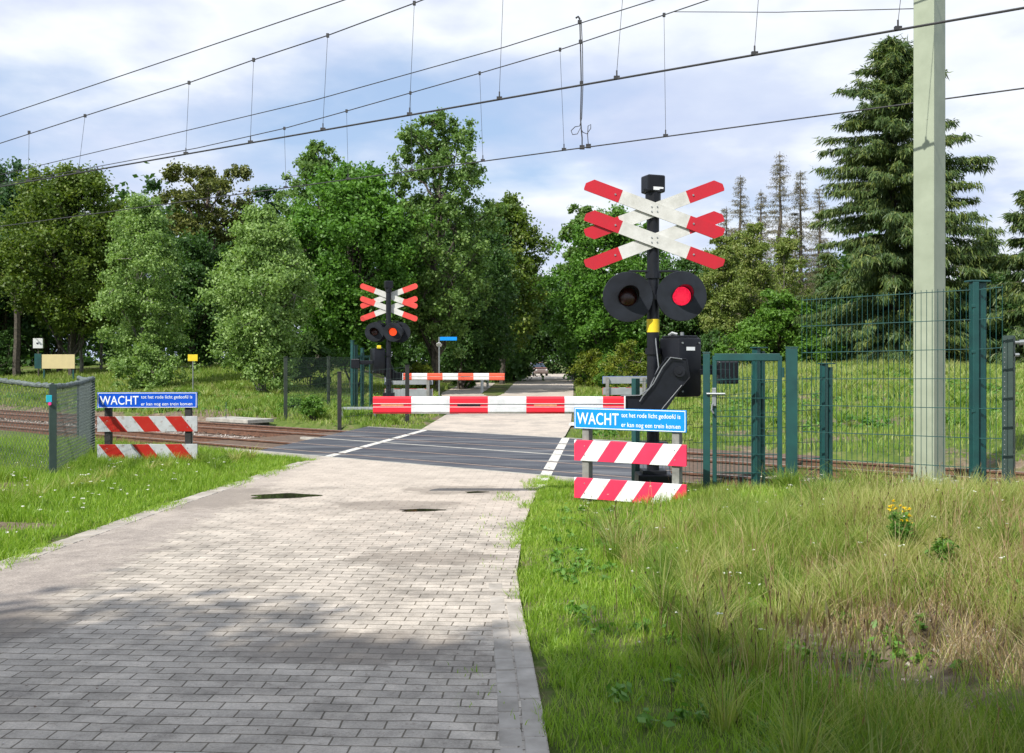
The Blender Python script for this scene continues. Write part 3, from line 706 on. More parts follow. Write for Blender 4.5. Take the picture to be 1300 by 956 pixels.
# ------------------------------------------------------------------ fences
def panel(b, p0, p1, z0a, z0b, h0, h1, rows, sp=.055, r=.0032, rh=.0045, stick=.03):
    p0 = Vector(p0); p1 = Vector(p1); ln = (p1-p0).length; n = max(2, int(ln/sp)); d = (p1-p0).normalized(); nr = Vector((-d.y, d.x))
    for k in range(n+1):
        u = k/n; q = p0.lerp(p1, u); za = z0a+(z0b-z0a)*u; hh = h0+(h1-h0)*u
        b.cyl((q.x, q.y, za), (q.x, q.y, hh+stick), r, n=4, cap=False)
    for k in range(rows+1):
        u = k/rows; za = z0a+(h0-z0a)*u; zb = z0b+(h1-z0b)*u
        for s in (-1, 1):
            o = nr*(r+rh)*s*.9
            b.cyl((p0.x+o.x, p0.y+o.y, za), (p1.x+o.x, p1.y+o.y, zb), rh, n=4, cap=False)
    return b
def pxd(px, d): return ((px-650)/F*d, d)
# hinged gate
gl = pxd(897, 12.15); gr = pxd(1006, 11.95)
g = thing('gate', 'green wire mesh gate with silver latch right of the near signal', 'gate', (gl[0], gl[1], 0))
ang = math.atan2(gr[1]-gl[1], gr[0]-gl[0]); g.rotation_euler.z = ang; GW = math.hypot(gr[0]-gl[0], gr[1]-gl[1])
for x_, w_, h_ in ((0, .085, 1.80), (GW-.01, .135, 1.86)):
    b = B(); b.box((x_, 0, h_/2-.1), (w_, .10, h_+.2-.02), 0, .006); b.box((x_, 0, h_+.0), (w_+.012, .112, .014), 0, .004); b.out('gate_post', M['green'], g)
b = B()
for x_ in (.095, GW-.145): b.box((x_, 0, .92), (.05, .045, 1.68), 0, .004)
b.box(((GW-.05)/2, 0, 1.745), (GW-.24, .05, .085), 0, .004).box(((GW-.05)/2, 0, .10), (GW-.24, .045, .045), 0, .004)
b.out('gate_frame', M['green'], g)
b = B(); panel(b, (.12, 0), (GW-.17, 0), .12, .12, 1.70, 1.70, 7, .05, .0042, .0055); b.out('mesh_infill', M['green'], g)
b = B(); b.box((.09, -.035, 1.26), (.05, .03, .22), 0, .004).cyl((.0, -.07, 1.30), (.22, -.07, 1.30), .013, n=8).cyl((.09, -.03, 1.30), (.09, -.075, 1.30), .016, n=8)
b.tube([(.07, -.055, 1.18), (.06, -.06, 1.1), (.085, -.06, 1.06)], .012); b.out('latch', M['galv'], g)
b = B(); b.cyl((GW-.11, -.04, 1.5), (GW-.11, -.04, 1.62), .016, n=8).cyl((GW-.11, -.04, .3), (GW-.11, -.04, .42), .016, n=8); b.out('hinge', M['green'], g)
# tall panel
fa = pxd(1018, 11.95); fb = pxd(1234, 10.95); zr = .12
f = thing('mesh_fence', 'tall green wire mesh fence in front of the pale green mast', 'fence', (fa[0], fa[1], 0))
o = Vector((fa[0], fa[1])); rel = Vector(fb)-o
topL = HC+(HY-381)/F*11.95; topR = HC+(HY-368)/F*10.95
b = B(); panel(b, (0, 0), rel, .22, .20, topL, topR, 7, .058, .0036, .0055); b.out('mesh_panel', M['green'], f)
ext = rel+rel.normalized()*.30
b = B(); panel(b, rel+rel.normalized()*.06, ext, .20, .20, topR, topR+.02, 7, .058, .0036, .0055); b.out('mesh_panel', M['green'], f)
tp = HC+(HY-357)/F*10.95
for q, w_ in ((rel+rel.normalized()*.02, .07), (rel+Vector((.125, .06)), .085)):
    b = B(); b.box((q.x, q.y, (tp-.1)/2), (w_, .09, tp+.08), .1, .006); b.out('fence_post', M['green'], f)
b = B(); q = rel+Vector((.075, .03)); b.box((q.x, q.y, tp+.0), (.24, .14, .02), .2, .006); b.out('post_cap', M['green'], f)
b = B()
for z in (.5, 1.15, 1.8, 2.3): b.box((rel.x-.01, rel.y-.055, z), (.04, .02, .03), 0, .003)
b.out('clip', M['green'], f)
# low fence behind the gate
pts = [(pxd(807, 13.0), 1.47), (pxd(880, 12.7), 1.55), (pxd(960, 12.5), 1.86), (pxd(1046, 12.45), 1.66)]
f = thing('mesh_fence', 'low green mesh fence between the signal and the tracks, behind the gate', 'fence', (pts[0][0][0], pts[0][0][1], 0))
o = Vector(pts[0][0])
for k, (p, h) in enumerate(pts):
    q = Vector(p)-o
    if k == 1: continue
    b = B(); b.box((q.x, q.y, h/2-.1), (.08 if k == 0 else .07, .08, h+.2), .65, .006); 
    if k > 1: b.box((q.x+.085, q.y+.05, h/2-.12), (.06, .06, h+.16), .65, .006); b.box((q.x+.04, q.y+.02, h+.005), (.2, .11, .015), .5, .004)
    b.out('fence_post', M['green'], f)
for (p, h), (p2, h2) in zip(pts, pts[1:]):
    b = B(); panel(b, Vector(p)-o, Vector(p2)-o, .08, .08, 1.42 if k else h, 1.5, 7, .05, .0028, .004); b.out('mesh_panel', M['green'], f)
# perforated post at the right
x_, y_ = pxd(1281, 11.3)
s = thing('tensioning_post', 'grey-green perforated steel post at the right with wire tensioner', 'fence post', (x_, y_, tz(x_, y_)), math.radians(-37))
hh = HC+(HY-426)/F*11.3-tz(x_, y_)
b = B(); b.box((0, .052, hh/2-.1), (.11, .006, hh+.2)).box((-.053, 0, hh/2-.1), (.006, .11, hh+.2)).box((.053, 0, hh/2-.1), (.006, .11, hh+.2)).box((0, -.053, hh/2-.1), (.113, .006, hh+.2))
b.out('post', M['dkgreen'], s)
b = B(); z = .1
while z < hh-.03:
    b.cyl((.057, -.03, z), (.0575, -.03, z), .007, n=8).cyl((-.035, -.0575, z), (-.035, -.057, z), .006, n=8); z += .055
b.out('hole', M['galv'], s)
b = B(); b.cyl((.06, 0, hh-.08), (.26, .1, hh-.07), .018, n=8).cyl((.10, .02, hh-.08), (.17, .055, hh-.075), .03, n=8).cyl((.06, 0, hh-.22), (.1, .02, hh-.22), .02, n=8); b.out('wire_tensioner', M['galv'], s)
# --- chain link fence on the left
P1 = Vector(G(67, 612)); P0 = Vector((-9.6, 15.4)); P2 = Vector((-7.12, 16.9)); P3 = Vector((-8.7, 20.0))
ctr = [(P0, 1.66), (P1, 1.34), (P2, 1.40), (P3, 1.36)]
f = thing('chain_link_fence', 'chain link fence with rolled grey top edge at the far left', 'fence', (P1.x, P1.y, 0))
o = P1
def chain(b, p0, p1, z0a, z0b, h0, h1, sp=.058, r=.0026):
    ln = (p1-p0).length
    for sgn in (1, -1):
        c = -1.6
        while c < ln+1.6:
            pp = []
            for zz in (0, 1):
                pass
            # a wire climbing at 45-60 degrees, clipped to the panel
            x0, x1 = (c, c+.75) if sgn > 0 else (c+.75, c)
            u0, u1 = 0.0, 1.0
            dx = x1-x0
            a_, b_ = sorted(((0-x0)/dx, (ln-x0)/dx)); u0 = max(0, a_); u1 = min(1, b_)
            if u1 > u0+.01:
                e = []
                for u in (u0, u1):
                    xx = x0+dx*u; w = xx/ln; q = p0.lerp(p1, w); za = z0a+(z0b-z0a)*w; zb = h0+(h1-h0)*w-.10*math.sin(math.pi*w)*0
                    e.append((q.x, q.y, za+(zb-za)*u))
                b.cyl(e[0], e[1], r, n=3, cap=False)
            c += sp
for (a, ha), (c, hc) in zip(ctr, ctr[1:]):
    b = B(); chain(b, a-o, c-o, tz(*a)-.02, tz(*c)-.02, ha, hc); b.out('chain_mesh', M['roll'], f)
    b = B(); npt = int((c-a).length/.045); pth = []; rr = []
    for k in range(npt+1):
        u = k/npt; q = (a-o).lerp(c-o, u); sag = .03*math.sin(math.pi*u)
        pth.append((q.x+random.uniform(-.008, .008), q.y, ha+(hc-ha)*u-sag+random.uniform(-.008, .008))); rr.append(.036+.005*((k % 3)-1)+random.uniform(-.006, .006))
    b.tube(pth, rr, 8); b.out('rolled_top', M['roll'], f)
for k, (p, h) in enumerate(ctr):
    q = p-o; b = B(); b.box((q.x, q.y, h/2-.08), (.095 if k == 1 else .07, .095 if k == 1 else .07, h+.22), .5, .004)
    po = b.out('fence_post', M['dkgreen'], f)
    if k == 1:
        B().box((q.x-.022, q.y-.064, 1.17), (.075, .012, .10), .5, .004).out('marker', M['cyan'], po)
        B().cyl((q.x-.010, q.y-.078, 1.10), (q.x-.008, q.y-.062, 1.10), .024, n=12).out('marker', M['magenta'], po)
# loose bunched end of the mesh
b = B()
for k in range(30):
    z = .1+k*.043; b.tube([(P2.x-o.x-.05, P2.y-o.y-.1, z), (P2.x-o.x+.02, P2.y-o.y-.12, z+.04), (P2.x-o.x+.09, P2.y-o.y-.1, z+.075)], .006, 4)
b.out('bunched_mesh_end', M['galv'], f)
# --- far fences
def farfence(pp, h, label, rows=5, mat='olive'):
    o = Vector(pp[0]); f = thing('mesh_fence', label, 'fence', (o.x, o.y, 0))
    for p in pp:
        q = Vector(p)-o; z = tz(*p); b = B(); b.box((q.x, q.y, z+h/2-.1), (.10, .10, h+.22), .3, .006).box((q.x, q.y, z+h+.02), (.12, .12, .02), .3); b.out('fence_post', M[mat], f)
    for a, c in zip(pp, pp[1:]):
        b = B(); panel(b, Vector(a)-o, Vector(c)-o, tz(*a)+.08, tz(*c)+.08, tz(*a)+h-.03, tz(*c)+h-.03, rows, .10, .0026, .0045); b.out('mesh_panel', M['dkgreen'], f)
    return f
farfence([pxd(362.5, 28.6), pxd(417, 33.2), pxd(447, 37)], 1.78, 'taller mesh fence between green posts left of the far signal', 6)
farfence([pxd(431, 26.4), pxd(517, 27.4)], 1.56, 'low mesh fence between two dark posts in front of the far signal', 5, 'blackpost')
# far green gate seen edge on
x_, y_ = pxd(460, 33.5)
s = thing('gate', 'narrow green steel gate seen edge on, left of the far signal', 'gate', (x_, y_, tz(x_, y_)), math.radians(62))
for xx, hh in ((-.55, 2.35), (-.35, 2.2), (.0, 2.1), (.5, 1.85)):
    b = B(); b.box((xx, 0, hh/2-.1), (.09, .09, hh+.2), 0, .006).box((xx, 0, hh), (.11, .11, .02)); b.out('gate_post', M['green'], s)
b = B(); panel(b, (-.3, 0), (.45, 0), .1, .1, 1.75, 1.75, 6, .06); b.out('mesh_infill', M['green'], s)
b = B(); b.box((.08, 0, 1.82), (.8, .06, .07)); b.out('gate_frame', M['green'], s)

# ------------------------------------------------------------------ overhead line mast
x_, y_ = pxd(1180, 14.1)
s = thing('overhead_line_mast', 'thick pale green steel mast rising out of the picture at right', 'mast', (x_, y_, -.12), math.radians(-44))
b = B(); b.box((0, 0, 4.9), (.29, .42, 9.8), 0, .008); b.out('mast_column', M['mastpaint'], s)
b = B(); b.box((0, 0, .02), (.62, .62, .22), 0, .02); b.out('foundation', M['concrete'], s)
b = B(); b.box((0, 0, .145), (.46, .56, .025), 0, .003)
for i in (-1, 1):
    for j in (-1, 1): b.cyl((i*.19, j*.24, .15), (i*.19, j*.24, .20), .016, n=6)
b.out('base_plate', M['mastpaint'], s)
b = B(); b.cyl((0, -2.6, 9.3), (0, 2.6, 9.3), .05, n=10); b.out('cantilever', M['galv'], s)
b = B(); 
for z in (.9, 2.2, 3.6, 5.2): b.cyl((.05, -.213, z), (.05, -.2095, z), .012, n=8)
b.out('bolt', M['mastpaint'], s)

# ------------------------------------------------------------------ overhead wires
def wline(pts, pre, post):
    """extend a measured polyline straight on at both ends"""
    a = pts[0]-pts[1]; c = pts[-1]-pts[-2]; a.normalize(); c.normalize()
    return [pts[0]+a*pre]+pts+[pts[-1]+c*post]
def cw(px, py, z=6.0): d = F*(z-HC)/(HY-py); return P(px, py, d)
A0 = cw(120, 216); A1 = cw(1300, 10)
def onA(px):       # point of contact wire A that stands at this column
    k = (px-650)/F; d = A1-A0; u = (k*A0.y-A0.x)/(d.x-k*d.y); return A0+d*u
B0 = cw(363, 238.5); B1 = cw(1300, 112)
def onB(px):
    k = (px-650)/F; d = B1-B0; u = (k*B0.y-B0.x)/(d.x-k*d.y); return B0+d*u
dA = (A1-A0).normalized(); dB = (B1-B0).normalized()
def overhead(label, on, d, drops, mess, rc, rm):
    base = on(drops[len(drops)//2][0]); base = Vector((base.x, base.y, 0))
    s = thing('overhead_line', label, 'overhead line', base, 0, 'overhead lines above the tracks')
    p0, p1 = on(drops[0][0]), on(drops[-1][0])
    b = B(); b.tube([p0-d*90-base, p0-base, p1-base, p1+d*40-base], rc, 8); b.out('contact_wire', M['wire'], s, True)
    mp = [P(px, py, on(pc).y) for px, py, pc in mess]
    mp = wline(mp, 60, 30); b = B(); b.tube([p-base for p in mp], rm, 6); b.out('messenger_wire', M['wire'], s, True)
    for pc, tx, ty in drops:
        q = on(pc); tp_ = P(tx, ty, q.y)
        b = B(); b.cyl(q-base+Vector((0, 0, .10)), tp_-base, .0042, n=5); o = b.out('dropper', M['wire'], s)
        b = B(); b.box(q-base+Vector((0, 0, .02)), (.09, .05, .05)).cyl(q-base+Vector((0, 0, .04)), q-base+Vector((0, 0, .13)), .012, n=6); b.box(tp_-base, (.05, .05, .07)); b.out('clamp', M['wire'], o)
    return s
overhead('nearer overhead line, thick contact wire crossing the whole sky', onA, dA,
    [(36, 37, 168), (100, 108, 147), (236, 240, 105), (318, 322, 76), (410, 416, 45), (520, 526, 4), (634, 640, -40), (783, 797, -85), (958, 972, -120), (1140, 1160, -150)],
    [(-60, 200, -60), (0, 182, 0), (108, 147, 108), (240, 105, 236), (322, 76, 318), (416, 45, 410), (526, 4, 520), (640, -40, 634), (797, -85, 783), (972, -120, 958), (1160, -150, 1140)], .017, .011)
overhead('farther overhead line, lower contact wire passing behind the mast', onB, dB,
    [(363, 361, 163), (442, 440, 141), (523, 521, 118), (613, 609, 93), (716, 711, 63), (845, 843, 19)],
    [(180, 201, 180), (250, 188, 255), (361, 163, 363), (440, 141, 442), (521, 118, 523), (609, 93, 613), (711, 63, 716), (843, 19, 845), (893, 2, 895), (1100, -70, 1100)], .013, .011)
def feeder(label, pts, r):
    pts = wline([P(px, py, on(px).y+dy) for px, py, on, dy in pts], 60, 30); base = Vector((pts[1].x, pts[1].y, 0))
    b = B(); b.tube([p-base for p in pts], r, 6); o = b.out('feeder_wire', M['wire'], None, True); o.location = base
    return tag(o, label, 'wire', 'plain wires without droppers')
feeder('uppermost plain wire at the top left of the sky', [(-80, 174, onA, .3), (0, 148, onA, .3), (220, 74, onA, .3), (437, 0, onA, .3), (700, -90, onA, .3)], .011)
feeder('plain wire running just above the lower line, from left to top centre', [(-60, 236, onB, .3), (0, 222, onB, .3), (400, 127, onB, .3), (640, 60, onB, .3), (830, 0, onB, .3), (1100, -90, onB, .3)], .011)
# jumper cable with loops
db = onB(738).y+.1
s = thing('jumper_cable', 'looped double cable hanging between the upper wires, left of the signal', 'cable', (P(738, 200, db).x, db, 0)); base = s.location.copy()
def PP(x, y): return P(x, y, db)-base
b = B()
b.tube([PP(736, 23), PP(737, 60), PP(738, 110), PP(737, 150), PP(738, 165), PP(739, 175), PP(739, 187)], .013, 6)
b.tube([PP(738, 30), PP(739.5, 60), PP(740, 110), PP(738.5, 150), PP(736, 160), PP(730, 161), PP(725, 166), PP(727, 171), PP(733, 170), PP(737, 162), PP(740, 168), PP(745, 170), PP(750, 163), PP(750, 158), PP(746.5, 160), PP(746, 172), PP(747, 186)], .009, 6)
b.out('cable', M['wire'], s, True)
b = B(); b.tube([PP(731, 23), PP(734, 21), PP(736, 24)], .02, 6); b.box(PP(736, 28), (.08, .06, .07)).box(PP(737, 53), (.07, .06, .07)).box(PP(738, 105), (.06, .06, .06)).box(PP(739, 187), (.1, .06, .08)).box(PP(747, 185.5), (.1, .06, .08)); b.out('clamp', M['wire'], s)
q0 = P(856, 15, onB(856).y); mastp = Vector((x_, y_, 6.95)); q1 = P(1162, 11, 14.1)
b = B(); b.tube([q0, q0.lerp(q1, .5)-Vector((0, 0, .03)), q1], .007, 5); tag(b.out('stay_wire', M['wire']), 'thin stay wire running from the lower line to the mast', 'wire')

# ------------------------------------------------------------------ small roadside furniture
def G3(px, d): x, y = pxd(px, d); return x, y, tz(x, y)
x, y, z = G3(245, 42)
s = thing('marker_sign', 'small yellow sign on a thin grey pole beyond the tracks', 'sign', (x, y, z))
zt = HC+(HY-450)/F*42-z
B().cyl((0, 0, -.2), (0, 0, zt-.05), .025, n=8).out('pole', M['galv'], s); B().box((0, -.03, zt-.14), (.40, .02, .28), .1, .004).out('plate', M['yellow'], s)
d = 52; x, y, z = G3(74, d)
s = thing('field_board', 'wide tan board with a green end standing at the wood edge', 'board', (x, y, z))
zt = HC+(HY-450)/F*d-z; w = 42*d/F; h = .74
B().box((0, 0, zt-h/2), (w, .04, h), 0, .006).out('board', M['tan'], s)
B().box((-w/2-.17, -.05, zt-h/2+.02), (.34, .05, h+.04), .2, .006).out('end_panel', M['green'], s)
for xx in (-w/2+.1, w/2-.1): B().box((xx, .06, (zt-h*.5)/2-.1), (.07, .07, zt-h*.5+.2)).out('post', M['green'], s)
d = 55; x, y, z = G3(49, d); s = thing('nesting_box', 'small grey box on a post among the dark trunks at left', 'nesting box', (x, y, z))
zt = HC+(HY-429)/F*d-z
B().box((0, 0, zt-.30), (.5, .3, .55), .2, .01).out('box', M['white'], s); B().cyl((0, 0, -.2), (0, 0, zt-.57), .05, n=8).out('pole', M['bark'], s); B().cyl((0, -.16, zt-.3), (0, -.17, zt-.3), .05, n=10).out('entrance_hole', M['black'], s)
d = 47; x, y, z = G3(557.5, d)
s = thing('street_name_sign', 'thin post with blue street name plate and white round plate', 'street sign', (x, y, z))
def zz_(py, d, z): return HC+(HY-py)/F*d-z
B().cyl((0, 0, -.2), (0, 0, zz_(428, d, z)), .035, n=8).out('pole', M['galv'], s)
B().box((.44, 0, zz_(430, d, z)), (.80, .03, .17), .0, .004).out('name_plate', M['bluel'], s)
B().cyl((0, -.03, zz_(437.5, d, z)), (0, -.05, zz_(438, d, z)), .14, n=8).out('round_plate', M['white'], s)
d = 95; x, y, z = G3(729, d)
s = thing('cycle_sign', 'round teal sign on a pole at the right edge of the far road', 'road sign', (x, y, z))
B().cyl((0, 0, -.1), (0, 0, zz_(455, d, z)), .045, n=8).out('pole', M['galv'], s)
B().cyl((0, -.05, zz_(457, d, z)), (0, -.08, zz_(457, d, z)), .27, n=20).out('plate', M['bluesign'], s)
B().cyl((-.05, -.05, zz_(453.5, d, z)), (-.05, -.08, zz_(453.5, d, z)), .12, n=8).out('plate', M['white'], s)
def bollard(px, d, lab, h=.95):
    x, y, z = G3(px, d); s = thing('bollard', lab, 'bollard', (x, y, max(z, -.02)), 0, 'white bollards along the far road')
    B().cyl((0, 0, -.1), (0, 0, h), .085, .08, 12).out('shaft', M['white'], s, True); B().cyl((0, 0, h-.002), (0, 0, h+.04), .08, .04, 12).out('top', M['white'], s, True)
    B().cyl((0, 0, h*.75), (0, 0, h*.82), .088, n=12).out('band', M['grey'], s)
bollard(612, 53.7, 'nearer white bollard at the fork, below the far barrier arm'); bollard(619, 64, 'farther white bollard at the fork, right of the nearer one')
bollard(726.6, 93, 'left white bollard below the round teal sign'); bollard(731.5, 94.5, 'right white bollard below the round teal sign')
d = 88; x, y, z = G3(653.5, d); s = thing('marker_post', 'flat grey marker post at the left edge of the far road', 'marker post', (x, y, z))
B().box((0, 0, .5), (.34, .06, 1.1), 0, .01).out('post', M['grey'], s); B().box((-.05, -.034, .62), (.06, .006, .6)).out('stripe', M['white'], s)
# pale car far down the road
s = thing('parked_car', 'tiny pale car with salmon front at the far end of the road', 'car', (pxd(682, 112)[0], 112, .05), math.radians(12))
def loft(secs):    # secs: list of (y, [(x,z)...])
    b = B(); rings = [[b.bm.verts.new((x, y, z)) for x, z in pr] for y, pr in secs]
    for A, C in zip(rings, rings[1:]):
        n = len(A)
        for k in range(n): b.bm.faces.new((A[k], A[(k+1) % n], C[(k+1) % n], C[k]))
    b.bm.faces.new(rings[0][::-1]); b.bm.faces.new(rings[-1]); return b
def sec(w, z0, z1): return [(-w, z0), (w, z0), (w+.03, (z0+z1)/2), (w-.06, z1), (-w+.06, z1), (-w-.03, (z0+z1)/2)]
loft([(-2.0, sec(.68, .35, .62)), (-1.9, sec(.78, .25, .75)), (-.9, sec(.80, .22, .92)), (1.5, sec(.80, .22, .92)), (1.95, sec(.75, .3, .85))]).out('body', M['carbody'], s)
loft([(-1.0, sec(.70, .90, .93)), (-.4, sec(.62, .90, 1.42)), (.9, sec(.62, .90, 1.44)), (1.6, sec(.66, .88, .95))]).out('cabin', M['glass'], s)
B().box((0, .25, 1.45), (1.1, 1.3, .05), 0, .02).out('roof', M['carred'], s); B().box((0, -1.4, .86), (1.35, .9, .06), 0, .02).out('bonnet', M['carred'], s)
for xx in (-.76, .76):
    for yy in (-1.3, 1.2):
        w = B().cyl((xx-.09, yy, .28), (xx+.09, yy, .28), .3, n=18).out('wheel', M['black'], s, True); B().cyl((xx-.1, yy, .28), (xx+.1, yy, .28), .16, n=12).out('rim', M['galv'], w)
    B().cyl((xx*.75, -2.0, .62), (xx*.75, -1.9, .62), .09, n=10).out('headlight', M['letter'], s)
# low grey platform behind the far fence
x, y, z = G3(456, 29.0)
s = thing('service_platform', 'low grey steel platform on legs behind the far low fence', 'platform', (x, y, z), .1)
B().box((0, 0, .26), (1.0, .7, .05), 0, .006).out('deck', M['grey'], s)
for i in (-1, 1):
    for j in (-1, 1): B().box((i*.46, j*.3, .1), (.05, .05, .30)).out('leg', M['galv'], s)
p = TN(19.0, 24.0); q = G(304, 534); 
s = thing('concrete_slab', 'flat pale concrete slab lying beside the far track', 'slab', (q[0], q[1], -.02), math.atan2(TD[1], TD[0]))
B().box((0, 0, .04), (1.9, .9, .10), 0, .01).out('cover', M['concrete'], s); B().box((0, 0, -.12), (1.7, .75, .22)).out('pit_wall', M['blackpost'], s)
x, y = G(287, 534); B_ = B().cyl((0, 0, -.1), (0, 0, .5), .012, n=6); o = B_.out('stake', M['green']); o.location = (x, y, .03); tag(o, 'thin green stake standing on the pale concrete slab', 'stake')
x, y = G(214, 578); o = B().box((0, 0, .16), (.10, .10, .42), .3, .008).box((0, 0, .38), (.15, .15, .04), .3, .006).out('boundary_stone', M['concrete']); o.location = (x, y+1.2, tz(x, y+1.2)); tag(o, 'small pale marker block in the grass behind the left striped planks', 'marker stone')
# dark stone chip on the road
x, y = G(603, 624); 

# ------------------------------------------------------------------ trees
def leaves(C, R, cnt, size, aspect=.6, up=.3, flat=1.0, hang=0.0, shell=.35, rng=RNG):
    """C (k,3) clump centres, R (k,) radii -> V,F,rnd of diamond leaves"""
    k = len(C); idx = np.repeat(np.arange(k), cnt); n = len(idx)
    d = rng.normal(size=(n, 3)); d /= np.linalg.norm(d, axis=1)[:, None]
    r = np.minimum(np.abs(rng.normal(0, .62, n)), 1.5)*R[idx]; p = C[idx]+d*r[:, None]*np.array([1, 1, flat])
    nrm = rng.normal(size=(n, 3))*.8+d*.5+np.array([0, 0, up]); nrm /= np.linalg.norm(nrm, axis=1)[:, None]
    u = np.cross(nrm, rng.normal(size=(n, 3))); u[:, 2] -= hang*np.linalg.norm(u, axis=1); u /= np.linalg.norm(u, axis=1)[:, None]; w = np.cross(nrm, u); w /= np.linalg.norm(w, axis=1)[:, None]
    s = size*rng.uniform(.6, 1.25, n)[:, None]
    V = np.stack([p-u*s, p+w*s*aspect, p+u*s, p-w*s*aspect], 1).reshape(-1, 3)
    Fc = np.arange(4*n).reshape(-1, 4); cr = rng.uniform(-.22, .22, k)
    return V, Fc, np.clip(rng.uniform(.15, .85, n)+cr[idx], 0, 1)
def limb(b, p0, p1, r0, r1, seg=4, wob=.12):
    p0 = Vector(p0); p1 = Vector(p1); ln = (p1-p0).length; pts = []; rs = []
    for i in range(seg+1):
        u = i/seg; p = p0.lerp(p1, u)
        if 0 < i < seg: p += Vector((random.uniform(-1, 1), random.uniform(-1, 1), random.uniform(0, 1)))*wob*ln*.5*math.sin(math.pi*u)
        pts.append(p); rs.append(r0+(r1-r0)*u)
    b.tube(pts, rs, 6); return pts
def place(px, d): x, y = pxd(px, d); return x, y, tz(x, y)
def broadleaf(name, label, px, d, top, wpx, leaf, bark='bark', base=None, lobes=16, cl=16, nl=110, size=.11, prof='round', dens=1.0, clr=.55, cat='tree', trunk=.22, flat=.8, loc=None, H=None, W=None, group='trees at the edge of the wood', lobek=1.0, hang=0, shellc=.55, seed=0, branchy=False):
    random.seed(seed+int(px)); rng = np.random.default_rng(seed*1000+int(px)+5000)
    if loc is None:
        x, y, z = place(px, d); H = HC+(HY-top)/F*d-z; W = wpx*d/F*1.04
    else: x, y, z = loc
    zb = base if base is not None else H*.22
    s = thing(name, label, cat, (x, y, z), 0, group)
    tb = B(); lean = Vector((random.uniform(-.3, .3), random.uniform(-.3, .3), 0)); topP = Vector((0, 0, zb+(H-zb)*.75))+lean
    tp = limb(tb, (0, 0, -.3), topP, trunk, trunk*.25, 7, .05)
    C = []; R = []; LC = []
    for k in range(lobes):
        u = (k+.5)/lobes; ga = k*2.39996+random.uniform(-.4, .4)
        if prof == 'round': e = math.sin(math.pi*(u*.86+.10))**.65
        elif prof == 'cone': e = (1-u)**.75*1.0+.10 if u > .12 else .72
        elif prof == 'col': e = min(1, .55+.9*u) if u < .5 else (1-(u-.5)/.5)**.6*.95+.06
        elif prof == 'flat': e = .5+.5*u if u < .85 else .7
        else: e = 1
        Rl = W*.5*(.47 if lobek == 1 else .47*lobek)*random.uniform(.75, 1.15)*(.65+.35*e)
        rad = max(0, W*.5*e-Rl*.75)*random.uniform(.75, 1.08)
        zc = zb+Rl*flat*.6+(H-zb-Rl*flat*1.35)*u+random.uniform(-.2, .2)
        LC.append((Vector((rad*math.cos(ga), rad*math.sin(ga), zc)), Rl))
    for c, Rl in LC:
        # limb from the trunk to the lobe
        zz0 = max(zb*.6, c.z-(.45*math.hypot(c.x, c.y)+Rl*.8)); u = min(1, max(0, zz0/topP.z)); p0 = tp[min(len(tp)-1, int(u*(len(tp)-1)))]
        limb(tb, p0, c, trunk*.32, .025, 4, .15)
        n = int(cl*dens)
        for q in range(n):
            v = Vector((random.gauss(0, 1), random.gauss(0, 1), random.gauss(0, 1)+.15)).normalized()
            r = Rl*(random.uniform(shellc, 1.1) if random.random() < .8 else random.uniform(1.0, 1.45)); cc = c+Vector((v.x*r, v.y*r, v.z*r*flat))
            if cc.z < .15: cc.z = .15+random.uniform(0, .3)
            C.append(cc); R.append(Rl*random.uniform(.34, .62)*clr/.55)
            if q % (2 if branchy else 4) == 0: tb.tube([c, c.lerp(cc, .6)+Vector((0, 0, .05)), cc], [.022, .014, .006], 4)
    tb.out('trunk', M[bark], s, True)
    V, Fc, rn = leaves(np.array([tuple(c) for c in C]), np.array(R), int(nl*1.25), size, up=.35, flat=.85, hang=hang, rng=rng)
    rawmesh('crown', V, Fc, LF[leaf], s, rn)
    return s
